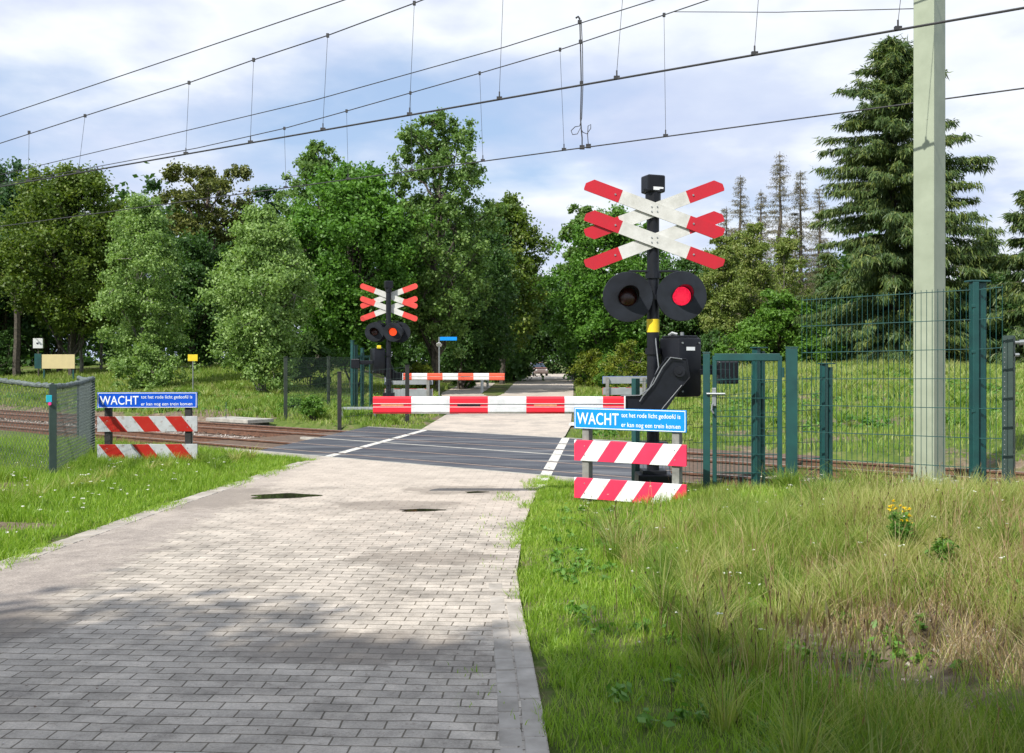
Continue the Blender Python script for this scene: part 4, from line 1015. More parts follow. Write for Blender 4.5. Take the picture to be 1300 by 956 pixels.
def spruce(name, label, px, d, top, wpx, leaf='spruce', bare=False, bark='bark', R0=None, step=.34, loc=None, group='conifers beyond the meadow', seed=0, dens=1.0, zlow=.6, power=.75):
    random.seed(seed+int(px)); rng = np.random.default_rng(int(px)+900+seed)
    x, y, z = place(px, d); H = HC+(HY-top)/F*d-z; R0 = wpx*d/F/2
    s = thing(name, label, 'conifer', (x, y, z), 0, group)
    tb = B(); limb(tb, (0, 0, -.3), (0, 0, H), .10+H*.012, .015, 10, .01)
    cp = []; cd = []
    zz = zlow
    while zz < H-.15:
        u = zz/H; nb = 5 if bare else 7
        for k in range(nb):
            a = random.uniform(0, 2*math.pi); Lb = R0*(1-u)**power*random.uniform(.62, 1.12)*(.92+.30*math.sin(a*2+zz*1.1+seed)*math.sin(zz*.9+a))+.12
            dx, dy = math.cos(a), math.sin(a); pts = []; ns = 6
            droop = .42*(1-u)+.05
            for q in range(ns+1):
                v = q/ns; pts.append(Vector((dx*Lb*v, dy*Lb*v, zz+Lb*(.22*v-droop*v*v*1.5+.28*v**4*(1-u)))))
            tb.tube(pts, [(.028 if not bare else .012)*(1-q/ns)+.004 for q in range(ns+1)], 4)
            m = int(Lb/.16*(1 if not bare else .5))+2
            for q in range(m):
                v = (.12+.88*(q+random.random())/m); i = min(ns-1, int(v*ns)); p = pts[i].lerp(pts[i+1], v*ns-i)
                side = Vector((-dy, dx, 0))*random.uniform(-1, 1)*(.10+.22*Lb*(1-v)*.5)
                cp.append(tuple(p+side)); cd.append((dx, dy, 1-u))
        zz += step*random.uniform(.6, 1.4)*(1 if not bare else .6)
    tb.out('trunk', M[bark], s, True)
    cp = np.array(cp); cd = np.array(cd); per = int((16 if not bare else 11)*dens); n = len(cp)*per; idx = np.repeat(np.arange(len(cp)), per)
    base = cp[idx]+rng.normal(size=(n, 3))*np.array([.09, .09, .05])
    dirv = np.stack([cd[idx, 0]*.35+rng.normal(0, .35, n), cd[idx, 1]*.35+rng.normal(0, .35, n), -(.35+.75*cd[idx, 2])+rng.normal(0, .3, n)], 1); dirv /= np.linalg.norm(dirv, axis=1)[:, None]
    ln = rng.uniform(.10, .30 if bare else .46, n)[:, None]*(.7 if bare else 1); w = np.cross(dirv, rng.normal(size=(n, 3))); w /= np.linalg.norm(w, axis=1)[:, None]; w *= .014 if bare else .027
    V = np.stack([base, base+dirv*ln*.5+w, base+dirv*ln, base+dirv*ln*.5-w], 1).reshape(-1, 3)
    cr = rng.uniform(-.25, .25, len(cp)); rawmesh('crown', V, np.arange(4*n).reshape(-1, 4), LF[leaf], s, np.clip(rng.uniform(.1, .8, n)+cr[idx], 0, 1))
    return s
bl = broadleaf
# left group
bl('broadleaf_tree', 'broad dark bluish tree at the far left edge of the wood', 5, 60, 216, 210, 'blue', lobes=24, cl=20, base=3.2, size=.115, seed=1, lobek=.8)
bl('beech_tree', 'olive green layered beech left of the pale birch', 92, 56, 216, 165, 'beech', lobes=30, cl=18, base=2.8, size=.10, flat=.4, seed=2, lobek=.95)
bl('broadleaf_tree', 'dark low tree under the beech, above the tan board', 60, 62, 330, 190, 'dark', lobes=14, cl=16, base=2.0, size=.115, seed=3)
bl('birch_tree', 'slender pale olive birch standing behind the left track', 180, 45, 248, 105, 'birch', 'barkpale', lobes=24, cl=16, base=.7, size=.066, prof='col', trunk=.12, seed=4, lobek=.95, hang=.6, nl=150, clr=.5)
bl('pine_tree', 'flat topped pine with bare brown limbs above the birch', 266, 60, 206, 135, 'pine', 'barkpine', lobes=15, cl=14, base=9.0-1.6, size=.10, prof='flat', flat=.32, seed=5, lobek=.75, branchy=True, clr=.42, nl=90, trunk=.2)
bl('broadleaf_tree', 'dark mid tree between the birch and the round pale tree', 245, 56, 296, 110, 'dark', lobes=16, cl=18, base=.8, size=.10, seed=6)
bl('pine_tree', 'dark pine tip just left of the big oak', 340, 66, 236, 60, 'blue', 'barkpine', lobes=10, cl=12, base=4, size=.10, flat=.5, seed=7)
bl('birch_tree', 'broad round pale green tree nearest to the crossing on the left', 333, 42, 268, 128, 'birch', 'barkpale', lobes=28, cl=18, base=.5, size=.07, prof='col', trunk=.13, seed=8, hang=.5, nl=170, lobek=.95)
# middle group
bl('oak_tree', 'big bright green oak behind the far signal', 448, 49, 212, 178, 'oak', lobes=36, cl=20, base=1.4, size=.10, seed=9, lobek=.82, nl=120)
bl('ash_tree', 'feathery topped ash rising behind the big oak', 405, 60, 184, 110, 'ash', lobes=16, cl=12, base=5.5, size=.11, seed=10, branchy=True, clr=.45)
bl('alder_tree', 'tallest airy tree with loose leaves against the sky', 553, 51, 143, 150, 'ash', lobes=38, cl=15, base=2.4, size=.09, seed=11, lobek=.7, branchy=True, clr=.46, nl=95, trunk=.26, flat=.9)
bl('broadleaf_tree', 'dark lower tree below the tallest tree, behind the street name sign', 585, 60, 270, 150, 'dark', lobes=24, cl=18, base=1.0, size=.10, seed=12)
bl('beech_tree', 'brownish green tree sloping down towards the road gap', 637, 72, 254, 125, 'beech', lobes=20, cl=18, base=3, size=.14, seed=13)
bl('broadleaf_tree', 'dark tree over the far end of the road, left side', 648, 86, 322, 120, 'dark', lobes=20, cl=18, base=.6, size=.15, seed=14)
bl('broadleaf_tree', 'dark tree closing the far end of the road', 702, 136, 372, 130, 'dark', lobes=18, cl=18, base=1.2, size=.2, seed=15)
bl('broadleaf_tree', 'bluish dark tree overhanging the far road from the right', 738, 84, 330, 80, 'blue', lobes=18, cl=16, base=2.2, size=.14, seed=16)
# right group
bl('oak_tree', 'green oak right of the road behind the crossbuck', 778, 58, 268, 150, 'oak', lobes=32, cl=18, base=.9, size=.10, seed=17, lobek=.75)
bl('ash_tree', 'sparse leafy branches reaching left over the road gap', 737, 60, 258, 60, 'ash', lobes=12, cl=12, base=4.4, size=.11, seed=18, trunk=.1, clr=.5)
bl('broadleaf_tree', 'mid green tree behind the lit signal lamp', 862, 56, 330, 110, 'dark', lobes=22, cl=18, base=.6, size=.10, seed=19)
bl('birch_tree', 'yellowish slender birch right of the crossbuck', 915, 50, 300, 62, 'yell', 'barkpale', lobes=20, cl=14, base=.8, size=.066, prof='col', trunk=.09, seed=20, hang=.7)
bl('birch_tree', 'yellow green birch between the dead spruces', 958, 52, 284, 62, 'yell', 'barkpale', lobes=16, cl=13, base=.6, size=.066, prof='col', trunk=.08, seed=21, hang=.7)
bl('birch_tree', 'thin yellow birch leaning against the dead spruces', 936, 56, 288, 48, 'yell', 'barkpale', lobes=15, cl=11, base=.6, size=.07, prof='col', trunk=.07, seed=61, hang=.8)
bl('birch_tree', 'straw coloured birch under the tall bare spruce', 1000, 56, 292, 60, 'yell', 'barkpale', lobes=15, cl=11, base=.6, size=.07, prof='col', trunk=.07, seed=62, hang=.8)
spruce('dead_spruce', 'thin dead spruce, leftmost of the bare ones', 940, 62, 222, 78, 'dead', True, 'barkdead')
spruce('dead_spruce', 'tall bare brown spruce beside the big green one', 990, 60, 192, 96, 'dead', True, 'barkdead')
spruce('dead_spruce', 'bare spruce half hidden by the big green spruce', 1016, 62, 216, 76, 'dead', True, 'barkdead')
spruce('dead_spruce', 'dead spruce rising just right of the crossbuck tips', 922, 66, 262, 66, 'dead', True, 'barkdead')
spruce('dead_spruce', 'brown spruce top against the left side of the big green spruce', 1040, 66, 236, 80, 'dead', True, 'barkdead')
spruce('dead_spruce', 'short dead spruce behind the yellow birches', 966, 64, 240, 60, 'dead', True, 'barkdead')
spruce('spruce_tree', 'tall dark spruce with drooping branches behind the mast', 1136, 44, 48, 305, dens=1.6, step=.27, power=.58)
spruce('spruce_tree', 'dark spruce at the right edge of the picture', 1312, 40, 232, 190, dens=1.4)
spruce('spruce_tree', 'lower spruce filling the gap right of the mast', 1250, 50, 296, 190, dens=1.5)
spruce('spruce_tree', 'low dark spruce behind the fence, left of the tall one', 1052, 52, 318, 90, dens=1.3)
bl('broadleaf_tree', 'bright green sapling right of the yellow birches', 990, 46, 372, 92, 'bush', lobes=18, cl=12, lobek=.75, base=.3, size=.08, seed=22, trunk=.07)
bl('broadleaf_tree', 'dark round tree below the tall spruce', 1085, 50, 350, 120, 'dark', lobes=16, cl=16, base=.3, size=.1, seed=23)
bl('broadleaf_tree', 'dark tree low at the right behind the tall post', 1262, 45, 352, 110, 'dark', lobes=14, cl=16, base=.3, size=.1, seed=24)
bl('oak_tree', 'oak off to the right of the spruces', 1420, 48, 230, 190, 'oak', lobes=20, cl=16, base=1.5, size=.10, seed=25)
bl('beech_tree', 'beech off to the left of the wood', -120, 58, 230, 190, 'beech', lobes=20, cl=16, base=2, size=.115, seed=26)
# shrubs
def shrub(label, px, d, top, wpx, leaf, seed, name='shrub', size=.07, lobes=8, zoff=0):
    return bl(name, label, px, d, top, wpx, leaf, lobes=lobes, cl=12, base=.05, size=size, seed=seed, trunk=.04, cat='shrub', group='shrubs along the road and wood edge', nl=90)
shrub('yellow green broom bush at the right bend of the far road', 752, 55, 447, 52, 'ybush', 31, size=.06)
shrub('bright bush right behind the near signal post', 800, 40, 438, 60, 'ybush', 32, size=.05)
shrub('mid green bush beside the far right warning board', 778, 47, 452, 46, 'bush', 33, size=.06)
shrub('small bush left of the white marker post', 627, 78, 436, 44, 'bush', 34, size=.1)
shrub('low weedy bush right of the street name sign', 590, 62, 456, 44, 'bush', 35)
shrub('low weedy bush left of the street name sign', 535, 50, 458, 40, 'ybush', 36)
shrub('low bush at the foot of the pale birch', 190, 44, 440, 90, 'birch', 37)
shrub('dark bush left of the tan board', 8, 58, 418, 60, 'dark', 38)
shrub('round bush behind the fence posts left of the far signal', 395, 46, 425, 70, 'dark', 39)
shrub('leafy plant at the foot of the far mesh fence', 398, 28.3, 508, 32, 'bush', 40, size=.035)
shrub('tall weeds beside the round pale tree', 372, 31, 514, 26, 'bush', 41, size=.035)
shrub('bush behind the green gate', 905, 48, 420, 60, 'dark', 42)
shrub('bush in front of the dead spruces', 948, 46, 425, 60, 'bush', 43)
shrub('dark shrub behind the tall mesh fence', 1040, 44, 412, 60, 'bush', 44)
# mass of wood far behind
rng = np.random.default_rng(77); C = []; R = []
for px in np.arange(-900, 2300, 9.0):
    if 672 < px < 722: continue
    for _ in range(13):
        d = rng.uniform(76, 100); x, y = pxd(px+rng.uniform(-8, 8), d); zt = rng.uniform(0, 1)**.9*((12.5 if px < 560 else 7.0)+1.8*math.sin(px*.013)+1.2*math.sin(px*.041))
        C.append((x, y, tz(x, y)+zt)); R.append(rng.uniform(1.0, 1.7))
V, Fc, rn = leaves(np.array(C), np.array(R), 130, .25, rng=rng)
kind(rawmesh('far_wood', V, Fc, LF['dark'], None, rn), 'stuff', 'dark far-off wood behind the single trees')
# the two trees behind the photographer whose shade falls on the pavers
bl('oak_tree', 'oak behind the viewpoint shading the paved road', 0, 0, 0, 0, 'oak', loc=(-10.7, -6.3, 0), H=13.0, W=9.4, base=5.5, lobes=40, cl=24, size=.17, seed=51, trunk=.28)
bl('oak_tree', 'second oak behind the viewpoint, close to the paved road', 1, 0, 0, 0, 'oak', loc=(-6.9, -6.1, 0), H=13.0, W=8.4, base=5.5, lobes=40, cl=24, size=.17, seed=52, trunk=.26)
bl('oak_tree', 'third oak behind the viewpoint, farthest to the left', 2, 0, 0, 0, 'oak', loc=(-15.2, -6.3, .1), H=13.0, W=9.4, base=5.0, lobes=36, cl=22, size=.17, seed=53, trunk=.26)
random.seed(99)
# trunks seen in the dark under the left wood
for i, (px, d, w, lab) in enumerate(((22, 57, .24, 'dark bare trunk left of the tan board'), (75, 60, .2, 'dark bare trunk right behind the tan board'), (103, 58, .12, 'thin pale trunk right of the tan board'), (128, 59, .1, 'thin pale trunk beside the birch foliage'))):
    x, y, z = place(px, d); s = thing('tree', lab, 'tree', (x, y, z), 0, 'bare trunks under the left wood')
    tb = B(); tpp = limb(tb, (0, 0, -.3), (random.uniform(-.3, .3), 0, 7), w, w*.5, 6, .03); 
    limb(tb, tpp[3], (1.2, .3, 6), w*.4, .02); limb(tb, tpp[4], (-1.1, -.3, 7), w*.4, .02)
    tb.out('trunk', M['bark'] if i < 2 else M['barkpale'], s, True)
    V, Fc, rn = leaves(np.array([(1.2, .3, 6.), (-1.1, -.3, 7.), (0, 0, 7.4), (.5, .5, 6.7)]), np.array([1., 1., 1.1, 1.]), 300, .12); rawmesh('crown', V, Fc, LF['dark'], s, rn)

# ------------------------------------------------------------------ grass
def blades(name, X, Y, H, Wd, rnd, m, lean=.35, label='', z=None, ld=None):
    n = len(X); Z = terrain(X, Y)-.015 if z is None else z; a = RNG.uniform(0, 2*np.pi, n); ld = RNG.uniform(0, 2*np.pi, n) if ld is None else ld
    lx_ = np.cos(ld)*lean*H*RNG.uniform(.2, 1.3, n); ly_ = np.sin(ld)*lean*H*RNG.uniform(.2, 1.3, n)
    wx, wy = np.cos(a)*Wd, np.sin(a)*Wd
    p = lambda ux, uz, s: np.stack([X+lx_*ux+wx*s, Y+ly_*ux+wy*s, Z+H*uz], 1)
    V = np.stack([p(0, 0, -1), p(0, 0, 1), p(.35, .55, .75), p(.35, .55, -.75), p(1, .92, .12), p(1, .92, -.12)], 1).reshape(-1, 3)
    i = 6*np.arange(n)[:, None]; Fc = np.concatenate([i+np.array([[0, 1, 2, 3]]), i+np.array([[3, 2, 4, 5]])], 1).reshape(-1, 4)
    return kind(rawmesh(name, V, Fc, m, None, np.repeat(rnd, 2)), 'stuff', label)
def inpatch(X, Y, pad=1.0):
    k = np.zeros(len(X), bool)
    for cx, cy, rx, ry in PATCH: k |= ((X-cx)/rx)**2+((Y-cy)/ry)**2 < pad*(.55+.9*vnoise(X, Y, 2.5, 8))
    return k
def clump(X, Y, s, seed): return vnoise(X, Y, s, seed)
# right-hand verge
def sample(n, x0, x1, y0, y1): return RNG.uniform(x0, x1, n), RNG.uniform(y0, y1, n)
X, Y = sample(520000, -.05, 9.5, 2.2, 15.5)
n, t = nt(X, Y); out = X-re_(Y)+.22*(vnoise(X, Y, 3, 12)-.5)+.10*(vnoise(X, Y, 9, 13)-.5)
vis = X < .62*Y+1.5
ok = (out > -.04+.13*sst(0, 6, 9.0-Y)) & (n < 11.75+.15*vnoise(X, Y, 2, 3)) & vis & (~inpatch(X, Y) | (RNG.uniform(0, 1, len(X)) < .16)) & (RNG.uniform(0, 1, len(X)) < .35+.75*clump(X, Y, 3.0, 21))
X, Y, out = X[ok], Y[ok], out[ok]
tall = sst(.55, 1.9, out-.05*(Y-5))*(.55+.6*clump(X, Y, 1.1, 22))*(1-.55*sst(8.5, 11, Y))
tall = tall*(1-.8*np.exp(-(((X-2.15)/.75)**2+((Y-5.2)/1.1)**2)))*(.35+1.0*clump(X, Y, 2.1, 28))
H = (.045+.07*clump(X, Y, 2.5, 23)+tall*.26)*RNG.uniform(.5, 1.3, len(X))
dry = np.clip(.06+.42*sst(.9, 3.2, X)*clump(X, Y, 1.3, 27)*1.6+.45*(clump(X, Y, 1.6, 24)**2)*tall+.20*clump(X, Y, 4, 25)**2, 0, .9)
gsh = .45*clump(X, Y, 1.9, 26)
rn = np.where(RNG.uniform(0, 1, len(X)) < dry, RNG.uniform(.72, 1, len(X)), np.clip(gsh+RNG.uniform(-.15, .40, len(X)), 0, .68))
sh = tall < .3
blades('verge_grass', X[sh], Y[sh], H[sh], RNG.uniform(.0016, .0034, sh.sum())*(.7+Y[sh]*.07), rn[sh], LF['grassg'], .5, 'short bright grass on the right verge')
blades('tall_grass', X[~sh], Y[~sh], H[~sh], RNG.uniform(.0014, .0032, (~sh).sum())*(.7+Y[~sh]*.07), rn[~sh], LF['grasst'], .42, 'long mixed grass on the bank in the right foreground')
def tussocks(name, label, k, x0, x1, y0, y1, per, h0, h1, keep, m, wk=1.0):
    cx, cy = sample(k, x0, x1, y0, y1); ok = keep(cx, cy); cx, cy = cx[ok], cy[ok]; q = len(cx); idx = np.repeat(np.arange(q), per); n = len(idx)
    ld = RNG.uniform(0, 2*np.pi, n); r = RNG.uniform(0, .055, n)
    hh = RNG.uniform(h0, h1, q)[idx]*RNG.uniform(.5, 1.15, n); base = RNG.uniform(0, 1, q); base = np.where(base > .5, RNG.uniform(.70, .98, q), base*.85)
    X = cx[idx]+np.cos(ld)*r; Y = cy[idx]+np.sin(ld)*r
    rn = np.clip(base[idx]+RNG.normal(0, .12, n), 0, 1)
    return blades(name, X, Y, hh, RNG.uniform(.0014, .003, n)*(.7+Y*.07)*wk, rn, m, .85, label, None, ld)
tussocks('tussock_grass', 'tussocks of long green and straw grass on the right bank', 900, .7, 8.5, 3.6, 11.6, 110, .16, .44, lambda x, y: (x < .62*y+1.3) & (x-re_(y) > .8) & ((y < 9.4) | (x > 3.0)) & (RNG.uniform(0, 1, len(x)) < .25+.9*vnoise(x, y, .9, 35)) & ~inpatch(x, y, .8), LF['grasst'])
tussocks('tussock_grass', 'tussocks of longer grass around the left fence and board', 260, -12, -4.4, 10, 17, 70, .12, .30, lambda x, y: (le(y)-x > .7) & (nt(x, y)[0] < 11.6) & (RNG.uniform(0, 1, len(x)) < vnoise(x, y, .8, 36)*1.3), LF['grasst'], 1.2)
tussocks('tussock_grass', 'tussocks of rough grass beyond the tracks', 1500, -26, 26, 22, 44, 45, .18, .42, lambda x, y: (nt(x, y)[0] > 19) & (np.maximum(le(y)-x, x-re_(y)) > .8) & (np.abs(x) < .62*y) & (RNG.uniform(0, 1, len(x)) < vnoise(x, y, .3, 37)*1.3), LF['meadow'], 2.2)
# dry stems with seed heads
def stems(name, X, Y, H, m, hl, hw, label):
    n = len(X); Z = terrain(X, Y); a = RNG.uniform(0, 6.28, n); ld = RNG.uniform(0, 6.28, n); le_ = .28*H*RNG.uniform(.1, 1.1, n)
    tx, ty = X+np.cos(ld)*le_, Y+np.sin(ld)*le_; mx, my = X+np.cos(ld)*le_*.35, Y+np.sin(ld)*le_*.35
    w = .0011+.00012*Y; wx, wy = np.cos(a)*w, np.sin(a)*w
    st = lambda *q: np.stack(q, 1)
    v = [st(X-wx, Y-wy, Z), st(X+wx, Y+wy, Z), st(mx+wx, my+wy, Z+H*.6), st(mx-wx, my-wy, Z+H*.6), st(tx+wx*.7, ty+wy*.7, Z+H), st(tx-wx*.7, ty-wy*.7, Z+H)]
    ux, uy, uz = (tx-mx)*.8, (ty-my)*.8, H*.4; nr = np.sqrt(ux**2+uy**2+uz**2); ux, uy, uz = ux/nr, uy/nr, uz/nr
    hx, hy = np.cos(a)*hw, np.sin(a)*hw
    v += [st(tx, ty, Z+H-.01), st(tx+ux*hl*.4+hx, ty+uy*hl*.4+hy, Z+H+uz*hl*.4), st(tx+ux*hl, ty+uy*hl, Z+H+uz*hl), st(tx+ux*hl*.4-hx, ty+uy*hl*.4-hy, Z+H+uz*hl*.4)]
    v += [st(tx, ty, Z+H-.01), st(tx+ux*hl*.4-hy, ty+uy*hl*.4+hx, Z+H+uz*hl*.4), st(tx+ux*hl, ty+uy*hl, Z+H+uz*hl), st(tx+ux*hl*.4+hy, ty+uy*hl*.4-hx, Z+H+uz*hl*.4)]
    V = np.stack(v, 1).reshape(-1, 3); i = 14*np.arange(n)[:, None]
    Fc = np.concatenate([i+np.array([q]) for q in ([0, 1, 2, 3], [3, 2, 4, 5], [6, 7, 8, 9], [10, 11, 12, 13])], 1).reshape(-1, 4)
    return kind(rawmesh(name, V, Fc, m, None, np.repeat(RNG.uniform(0, 1, n), 4)), 'stuff', label)
X, Y = sample(9000, .8, 8, 3.6, 11.3); ok = (X < .62*Y+1.2) & (X-re_(Y) > .8) & (RNG.uniform(0, 1, 9000) < (.15+1.2*clump(X, Y, 1.3, 31)**2)*(.25+.75*sst(1.5, 4.5, X))*(1-.8*sst(7.5, 9.5, Y))); X, Y = X[ok], Y[ok]
stems('seeding_grass', X, Y, RNG.uniform(.18, .46, len(X)), LF['dry'], RNG.uniform(.02, .07, len(X)), RNG.uniform(.002, .0045, len(X)), 'dry grass stems with seed heads on the right bank')
X, Y = sample(60, 1.15, 1.75, 4.3, 5.2)
stems('plume_grass', X, Y, RNG.uniform(.28, .50, len(X)), LF['dry'], RNG.uniform(.05, .10, len(X)), RNG.uniform(.004, .009, len(X)), 'tuft of pale feathery plumes in the right foreground')
X, Y = sample(1500, .7, 7, 4.4, 10.5); ok = (X < .62*Y+1) & (X-re_(Y) > .6) & (vnoise(X, Y, .9, 38) > .45); X, Y = X[ok], Y[ok]
stems('seed_spikes', X, Y, RNG.uniform(.20, .42, len(X)), LF['spike'], RNG.uniform(.015, .035, len(X)), RNG.uniform(.003, .005, len(X)), 'dark brown seed spikes standing in the grass on the right bank')
# matted dead grass near the bare soil
X, Y = sample(52000, 1.3, 6.6, 4.0, 10.5); ok = (((X-3.6)/1.8)**2+((Y-6.6)/2.4)**2 < .35+1.1*vnoise(X, Y, 1.5, 33)) & (vnoise(X, Y, 1.1, 34) > .38); X, Y = X[ok], Y[ok]
blades('dead_grass_mat', X, Y, RNG.uniform(.06, .27, len(X)), RNG.uniform(.0016, .0032, len(X)), RNG.uniform(0, 1, len(X)), LF['dry'], 1.0, 'matted straw coloured grass on the right bank')
# left verge
X, Y = sample(330000, -14, -3.3, 7.4, 18.5); n, t = nt(X, Y); out = le(Y)-X+.26*(vnoise(X, Y, 2.5, 41)-.5)+.1*(vnoise(X, Y, 8, 14)-.5)
ok = (out > .05) & (n < 11.7) & (X > -.6*Y-2.5) & (~inpatch(X, Y) | (RNG.uniform(0, 1, len(X)) < .12)) & (RNG.uniform(0, 1, len(X)) < .5+.6*clump(X, Y, 3, 42)); X, Y, out = X[ok], Y[ok], out[ok]
tall = sst(.9, 2.6, out)*(.3+.8*clump(X, Y, .9, 43))
H = (.055+.07*clump(X, Y, 2.2, 44)+tall*.17)*RNG.uniform(.5, 1.3, len(X))
rn = np.where(RNG.uniform(0, 1, len(X)) < .07+.22*clump(X, Y, .8, 45)*tall, RNG.uniform(.7, 1, len(X)), RNG.uniform(0, .6, len(X)))
blades('verge_grass', X, Y, H, RNG.uniform(.003, .006, len(X)), rn, LF['grassg'], .45, 'green grass on the left verge around the blue board')
# grass beyond the tracks
X = []; Y = []
d = np.sqrt(RNG.uniform(15.5**2, 62**2, 450000)); px = RNG.uniform(-260, 1500, 450000); X = (px-650)/F*d; Y = d
n, t = nt(X, Y); l = le(Y); r = re_(Y); out = np.maximum(l-X, X-r)
ok = (n > 18.3+.25*vnoise(X, Y, 1.2, 50)) & (out > .1+.15*vnoise(X, Y, 2, 51)) & (RNG.uniform(0, 1, len(X)) < .25+.9*clump(X, Y, .7, 52)) & (~inpatch(X, Y) | (RNG.uniform(0, 1, len(X)) < .2)); X, Y, n, out = X[ok], Y[ok], n[ok], out[ok]
far = sst(30, 48, Y); rt = sst(2, 8, X-re_(Y))
H = (.05+.10*clump(X, Y, .9, 53)+.16*sst(.5, 3, out)*clump(X, Y, .35, 54)**1.5+.30*rt*far+.25*sst(44, 52, Y))*RNG.uniform(.6, 1.3, len(X))
dry = np.clip(.10+.5*clump(X, Y, .3, 55)**2+.2*clump(X, Y, 1.4, 56)+.75*rt*sst(27, 36, Y)+.25*sst(44, 52, Y), 0, .94)
rn = np.where(RNG.uniform(0, 1, len(X)) < dry, RNG.uniform(.68, 1, len(X)), RNG.uniform(0, .6, len(X)))
blades('meadow_grass', X, Y, H, .0045+.00032*Y, rn, LF['meadow'], .45, 'rough meadow grass beyond the tracks')
# broad-leaved weeds in the meadow and by the far edge of the tracks
k = 3200; d = RNG.uniform(22, 45, k); px = RNG.uniform(-100, 1400, k); X = (px-650)/F*d; Y = d; n, t = nt(X, Y); out = np.maximum(le(Y)-X, X-re_(Y))
ok = (n > 18.5) & (out > .6) & (vnoise(X, Y, .35, 61) > .42); X, Y = X[ok], Y[ok]
V, Fc, rn = leaves(np.stack([X, Y, terrain(X, Y)+.06], 1), RNG.uniform(.1, .3, len(X)), 26, .055, flat=.45, up=1.0)
kind(rawmesh('meadow_weeds', V, Fc, LF['weed'], None, rn), 'stuff', 'patches of leafy weeds in the meadow beyond the tracks')
k = 520; X, Y = sample(k, .3, 7, 3.8, 11.2); ok = (X-re_(Y) > .25) & (X < .6*Y+1); X, Y = X[ok], Y[ok]
V, Fc, rn = leaves(np.stack([X, Y, terrain(X, Y)+.04], 1), RNG.uniform(.05, .13, len(X)), 22, .028, flat=.5, up=1.0)
kind(rawmesh('verge_weeds', V, Fc, LF['weed'], None, rn), 'stuff', 'low leafy weeds among the grass of the right verge')
# white flower heads (yarrow, clover)
def flowers(X, Y, hz, r, leaf, name, label, nl=12, sz=.006):
    Z = terrain(X, Y)+hz; V, Fc, rn = leaves(np.stack([X, Y, Z], 1), r, nl, sz, .9, up=2.0, flat=.25)
    return kind(rawmesh(name, V, Fc, LF[leaf], None, rn), 'stuff', label)
X, Y = sample(170, .4, 5.5, 5.2, 11.3); ok = (X-re_(Y) > .3) & (X < .6*Y) & ~inpatch(X, Y, 1.8); X, Y = X[ok], Y[ok]
flowers(X, Y, RNG.uniform(.12, .33, len(X)), RNG.uniform(.010, .022, len(X)), 'wflower', 'white_flowers', 'small white flower heads on the right verge')
X, Y = sample(140, -9, -4.2, 9, 15.5); ok = (le(Y)-X > .3); X, Y = X[ok], Y[ok]
flowers(X, Y, RNG.uniform(.10, .22, len(X)), RNG.uniform(.014, .028, len(X)), 'wflower', 'white_flowers', 'small white flower heads on the left verge', sz=.009)
# ragwort
def ragwort(px, py, d, label, leaf, hgt, nst):
    x, y = pxd(px, d); z = tz(x, y); s = thing('flowering_weed', label, 'flowering plant', (x, y, z), 0, 'flowering weeds on the right bank')
    b = B(); tips = []
    for k in range(nst):
        a = random.uniform(0, 6.28); r = random.uniform(.03, .13); tp = Vector((math.cos(a)*r, math.sin(a)*r, hgt*random.uniform(.7, 1.1))); b.tube([(0, 0, -.02), (tp.x*.4, tp.y*.4, tp.z*.5), tp], [.004, .003, .002], 5); tips.append(tp)
    b.out('stem', M['stemg'], s)
    C = [tuple(t_*random.uniform(.3, .85)) for t_ in tips for _ in range(4)]
    V, Fc, rn = leaves(np.array(C), np.full(len(C), .05), 18, .022, .35, up=.6); rawmesh('foliage', V, Fc, LF['weed'], s, rn)
    V, Fc, rn = leaves(np.array([tuple(t_) for t_ in tips]), np.full(len(tips), .022), 16, .009, .8, up=1.5, flat=.5); rawmesh('flower_head', V, Fc, LF[leaf], s, rn)
M['stemg'] = plain('green_stem', (.08, .13, .03), (.05, .09, .02), 9, .6)
ragwort(1145, 720, 7.4, 'yellow ragwort in bloom on the bank at right', 'ragflower', .40, 13)
ragwort(1195, 745, 6.9, 'smaller weed with few greenish yellow buds beside the ragwort', 'ybush', .26, 12)
# loose stones on the bank and soil
X, Y = sample(260, 1.6, 3.4, 4.3, 7.6); ok = inpatch(X, Y, 1.6); X, Y = X[ok], Y[ok]
stones('loose_stones', X, Y, terrain(X, Y)+.004, RNG.uniform(.006, .026, len(X)), STM, 'small pale stones on the bare soil in the right foreground')
X, Y = sample(500, -4.6, .6, 3.5, 17); ok = (vnoise(X, Y, .8, 71) > .45); X, Y = X[ok], Y[ok]
stones('road_grit', X, Y, np.full(len(X), .002), RNG.uniform(.003, .008, len(X)), STM, 'grit and bits of gravel on the paved road')
for ef, sg, y0, y1, nm, lb in ((re_, 1, 4.4, 14.6, 'edge_grass', 'ragged grass creeping over the right road edge'), (le, -1, 7.5, 17.5, 'edge_grass', 'ragged grass creeping over the left road edge')):
    k = 30000; Y = RNG.uniform(y0, y1, k); of = RNG.normal(0, .11, k); X = ef(Y)+sg*(.06+of)
    ok = (RNG.uniform(0, 1, k) < (vnoise(X, Y, 3.1, 91) > .5)*vnoise(X, Y, 11, 92)*1.1) & (nt(X, Y)[0] < 11.9)
    if sg > 0: ok &= (Y > 9.0) | (of > .02)
    X, Y = X[ok], Y[ok]
    blades(nm, X, Y, RNG.uniform(.02, .085, len(X)), RNG.uniform(.0025, .005, len(X)), RNG.uniform(.05, .8, len(X)), LF['grassg'], .9, lb, np.maximum(terrain(X, Y), -.02))
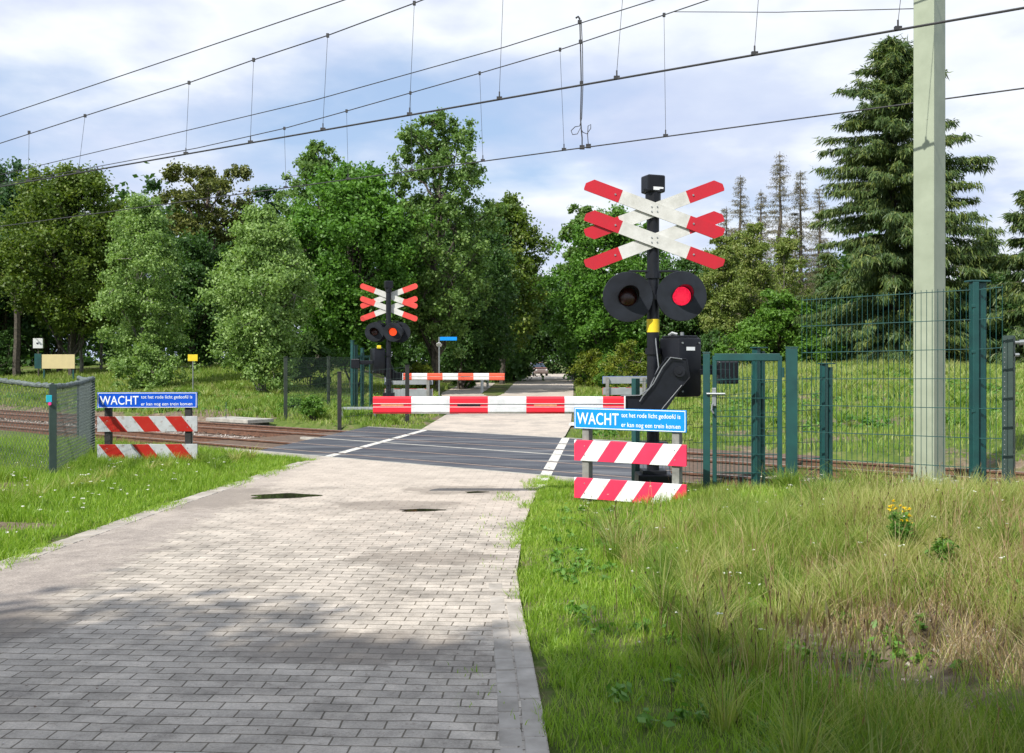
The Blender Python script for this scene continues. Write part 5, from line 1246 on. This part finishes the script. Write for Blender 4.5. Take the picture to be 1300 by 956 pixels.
# weeds in the kerb joint and on the road edge
X, Y = sample(9000, -.55, .25, 4.6, 14); o_ = re_(Y)-X; ok = (o_ > -.02) & (o_ < .5) & (RNG.uniform(0, 1, 9000) < (vnoise(X, Y, 2.2, 81) > .62)*(.06+.7*sst(10.5, 13, Y))) & (nt(X, Y)[0] < 12); X, Y = X[ok], Y[ok]
blades('joint_weeds', X, Y, RNG.uniform(.015, .05, len(X)), RNG.uniform(.002, .004, len(X)), RNG.uniform(.1, .7, len(X)), LF['grassg'], .7, 'small tufts growing in the kerb joints', np.full(len(X), 0.0))

# ------------------------------------------------------------------ sky, sun, camera
az = math.radians(38); el = math.radians(46)
S = Vector((-math.sin(az)*math.cos(el), -math.cos(az)*math.cos(el), math.sin(el)))
w = bpy.data.worlds.new('World'); SC.world = w; w.use_nodes = True; t = w.node_tree; bg = t.nodes['Background']
sky = N(t, 'ShaderNodeTexSky', sky_type='NISHITA'); sky.sun_disc = False; sky.sun_elevation = el; sky.sun_rotation = math.atan2(S.x, S.y); sky.air_density = 1.1; sky.dust_density = 1.2; sky.ozone_density = 1.5
tc = N(t, 'ShaderNodeTexCoord'); sp = N(t, 'ShaderNodeSeparateXYZ'); L(t, tc.outputs['Generated'], sp.inputs[0])
zc = mathn(t, 'ADD', mathn(t, 'MAXIMUM', sp.outputs[2], 0.0), .22)
cb = N(t, 'ShaderNodeCombineXYZ'); L(t, mathn(t, 'DIVIDE', sp.outputs[0], zc), cb.inputs[0]); L(t, mathn(t, 'DIVIDE', sp.outputs[1], zc), cb.inputs[1]); cb.inputs[2].default_value = 3.7
n1 = noise(t, cb.outputs[0], 1.05, 9, .52); n2 = noise(t, cb.outputs[0], 2.3, 8, .5)
mask = ramp(t, n1, [(.36, (0, 0, 0)), (.50, (1, 1, 1))])
cc = ramp(t, mathn(t, 'ADD', mathn(t, 'MULTIPLY', n2, .6), mathn(t, 'MULTIPLY', n1, .4)), [(.38, (5.2, 6.0, 8.0)), (.47, (6.1, 6.8, 8.4)), (.53, (7.6, 8.1, 9.0)), (.58, (8.4, 8.8, 9.4)), (.66, (6.2, 6.8, 8.4))])
blue = mix(t, .55, sky.outputs[0], (4.9, 6.6, 9.6))
L(t, mix(t, mask, blue, cc), bg.inputs['Color']); bg.inputs['Strength'].default_value = .098
sun = bpy.data.lights.new('sun', 'SUN'); sun.energy = 4.9; sun.angle = math.radians(.55); sun.color = (1, .955, .88)
so = bpy.data.objects.new('sun', sun); COL.objects.link(so); so.rotation_euler = S.to_track_quat('Z', 'Y').to_euler()
cam = bpy.data.cameras.new('camera'); cam.sensor_width = 36; cam.lens = 36*F/1300; cam.shift_y = -20/1300; cam.clip_end = 2000; cam.clip_start = .05
co = bpy.data.objects.new('camera', cam); COL.objects.link(co); co.location = (0, 0, HC); co.rotation_euler = (math.pi/2, 0, 0); SC.camera = co
SC.view_settings.view_transform = 'Standard'; SC.view_settings.look = 'None'; SC.view_settings.exposure = 0.28; SC.view_settings.gamma = 1
SC.render.engine = 'CYCLES'; SC.cycles.max_bounces = 6; SC.cycles.transparent_max_bounces = 4
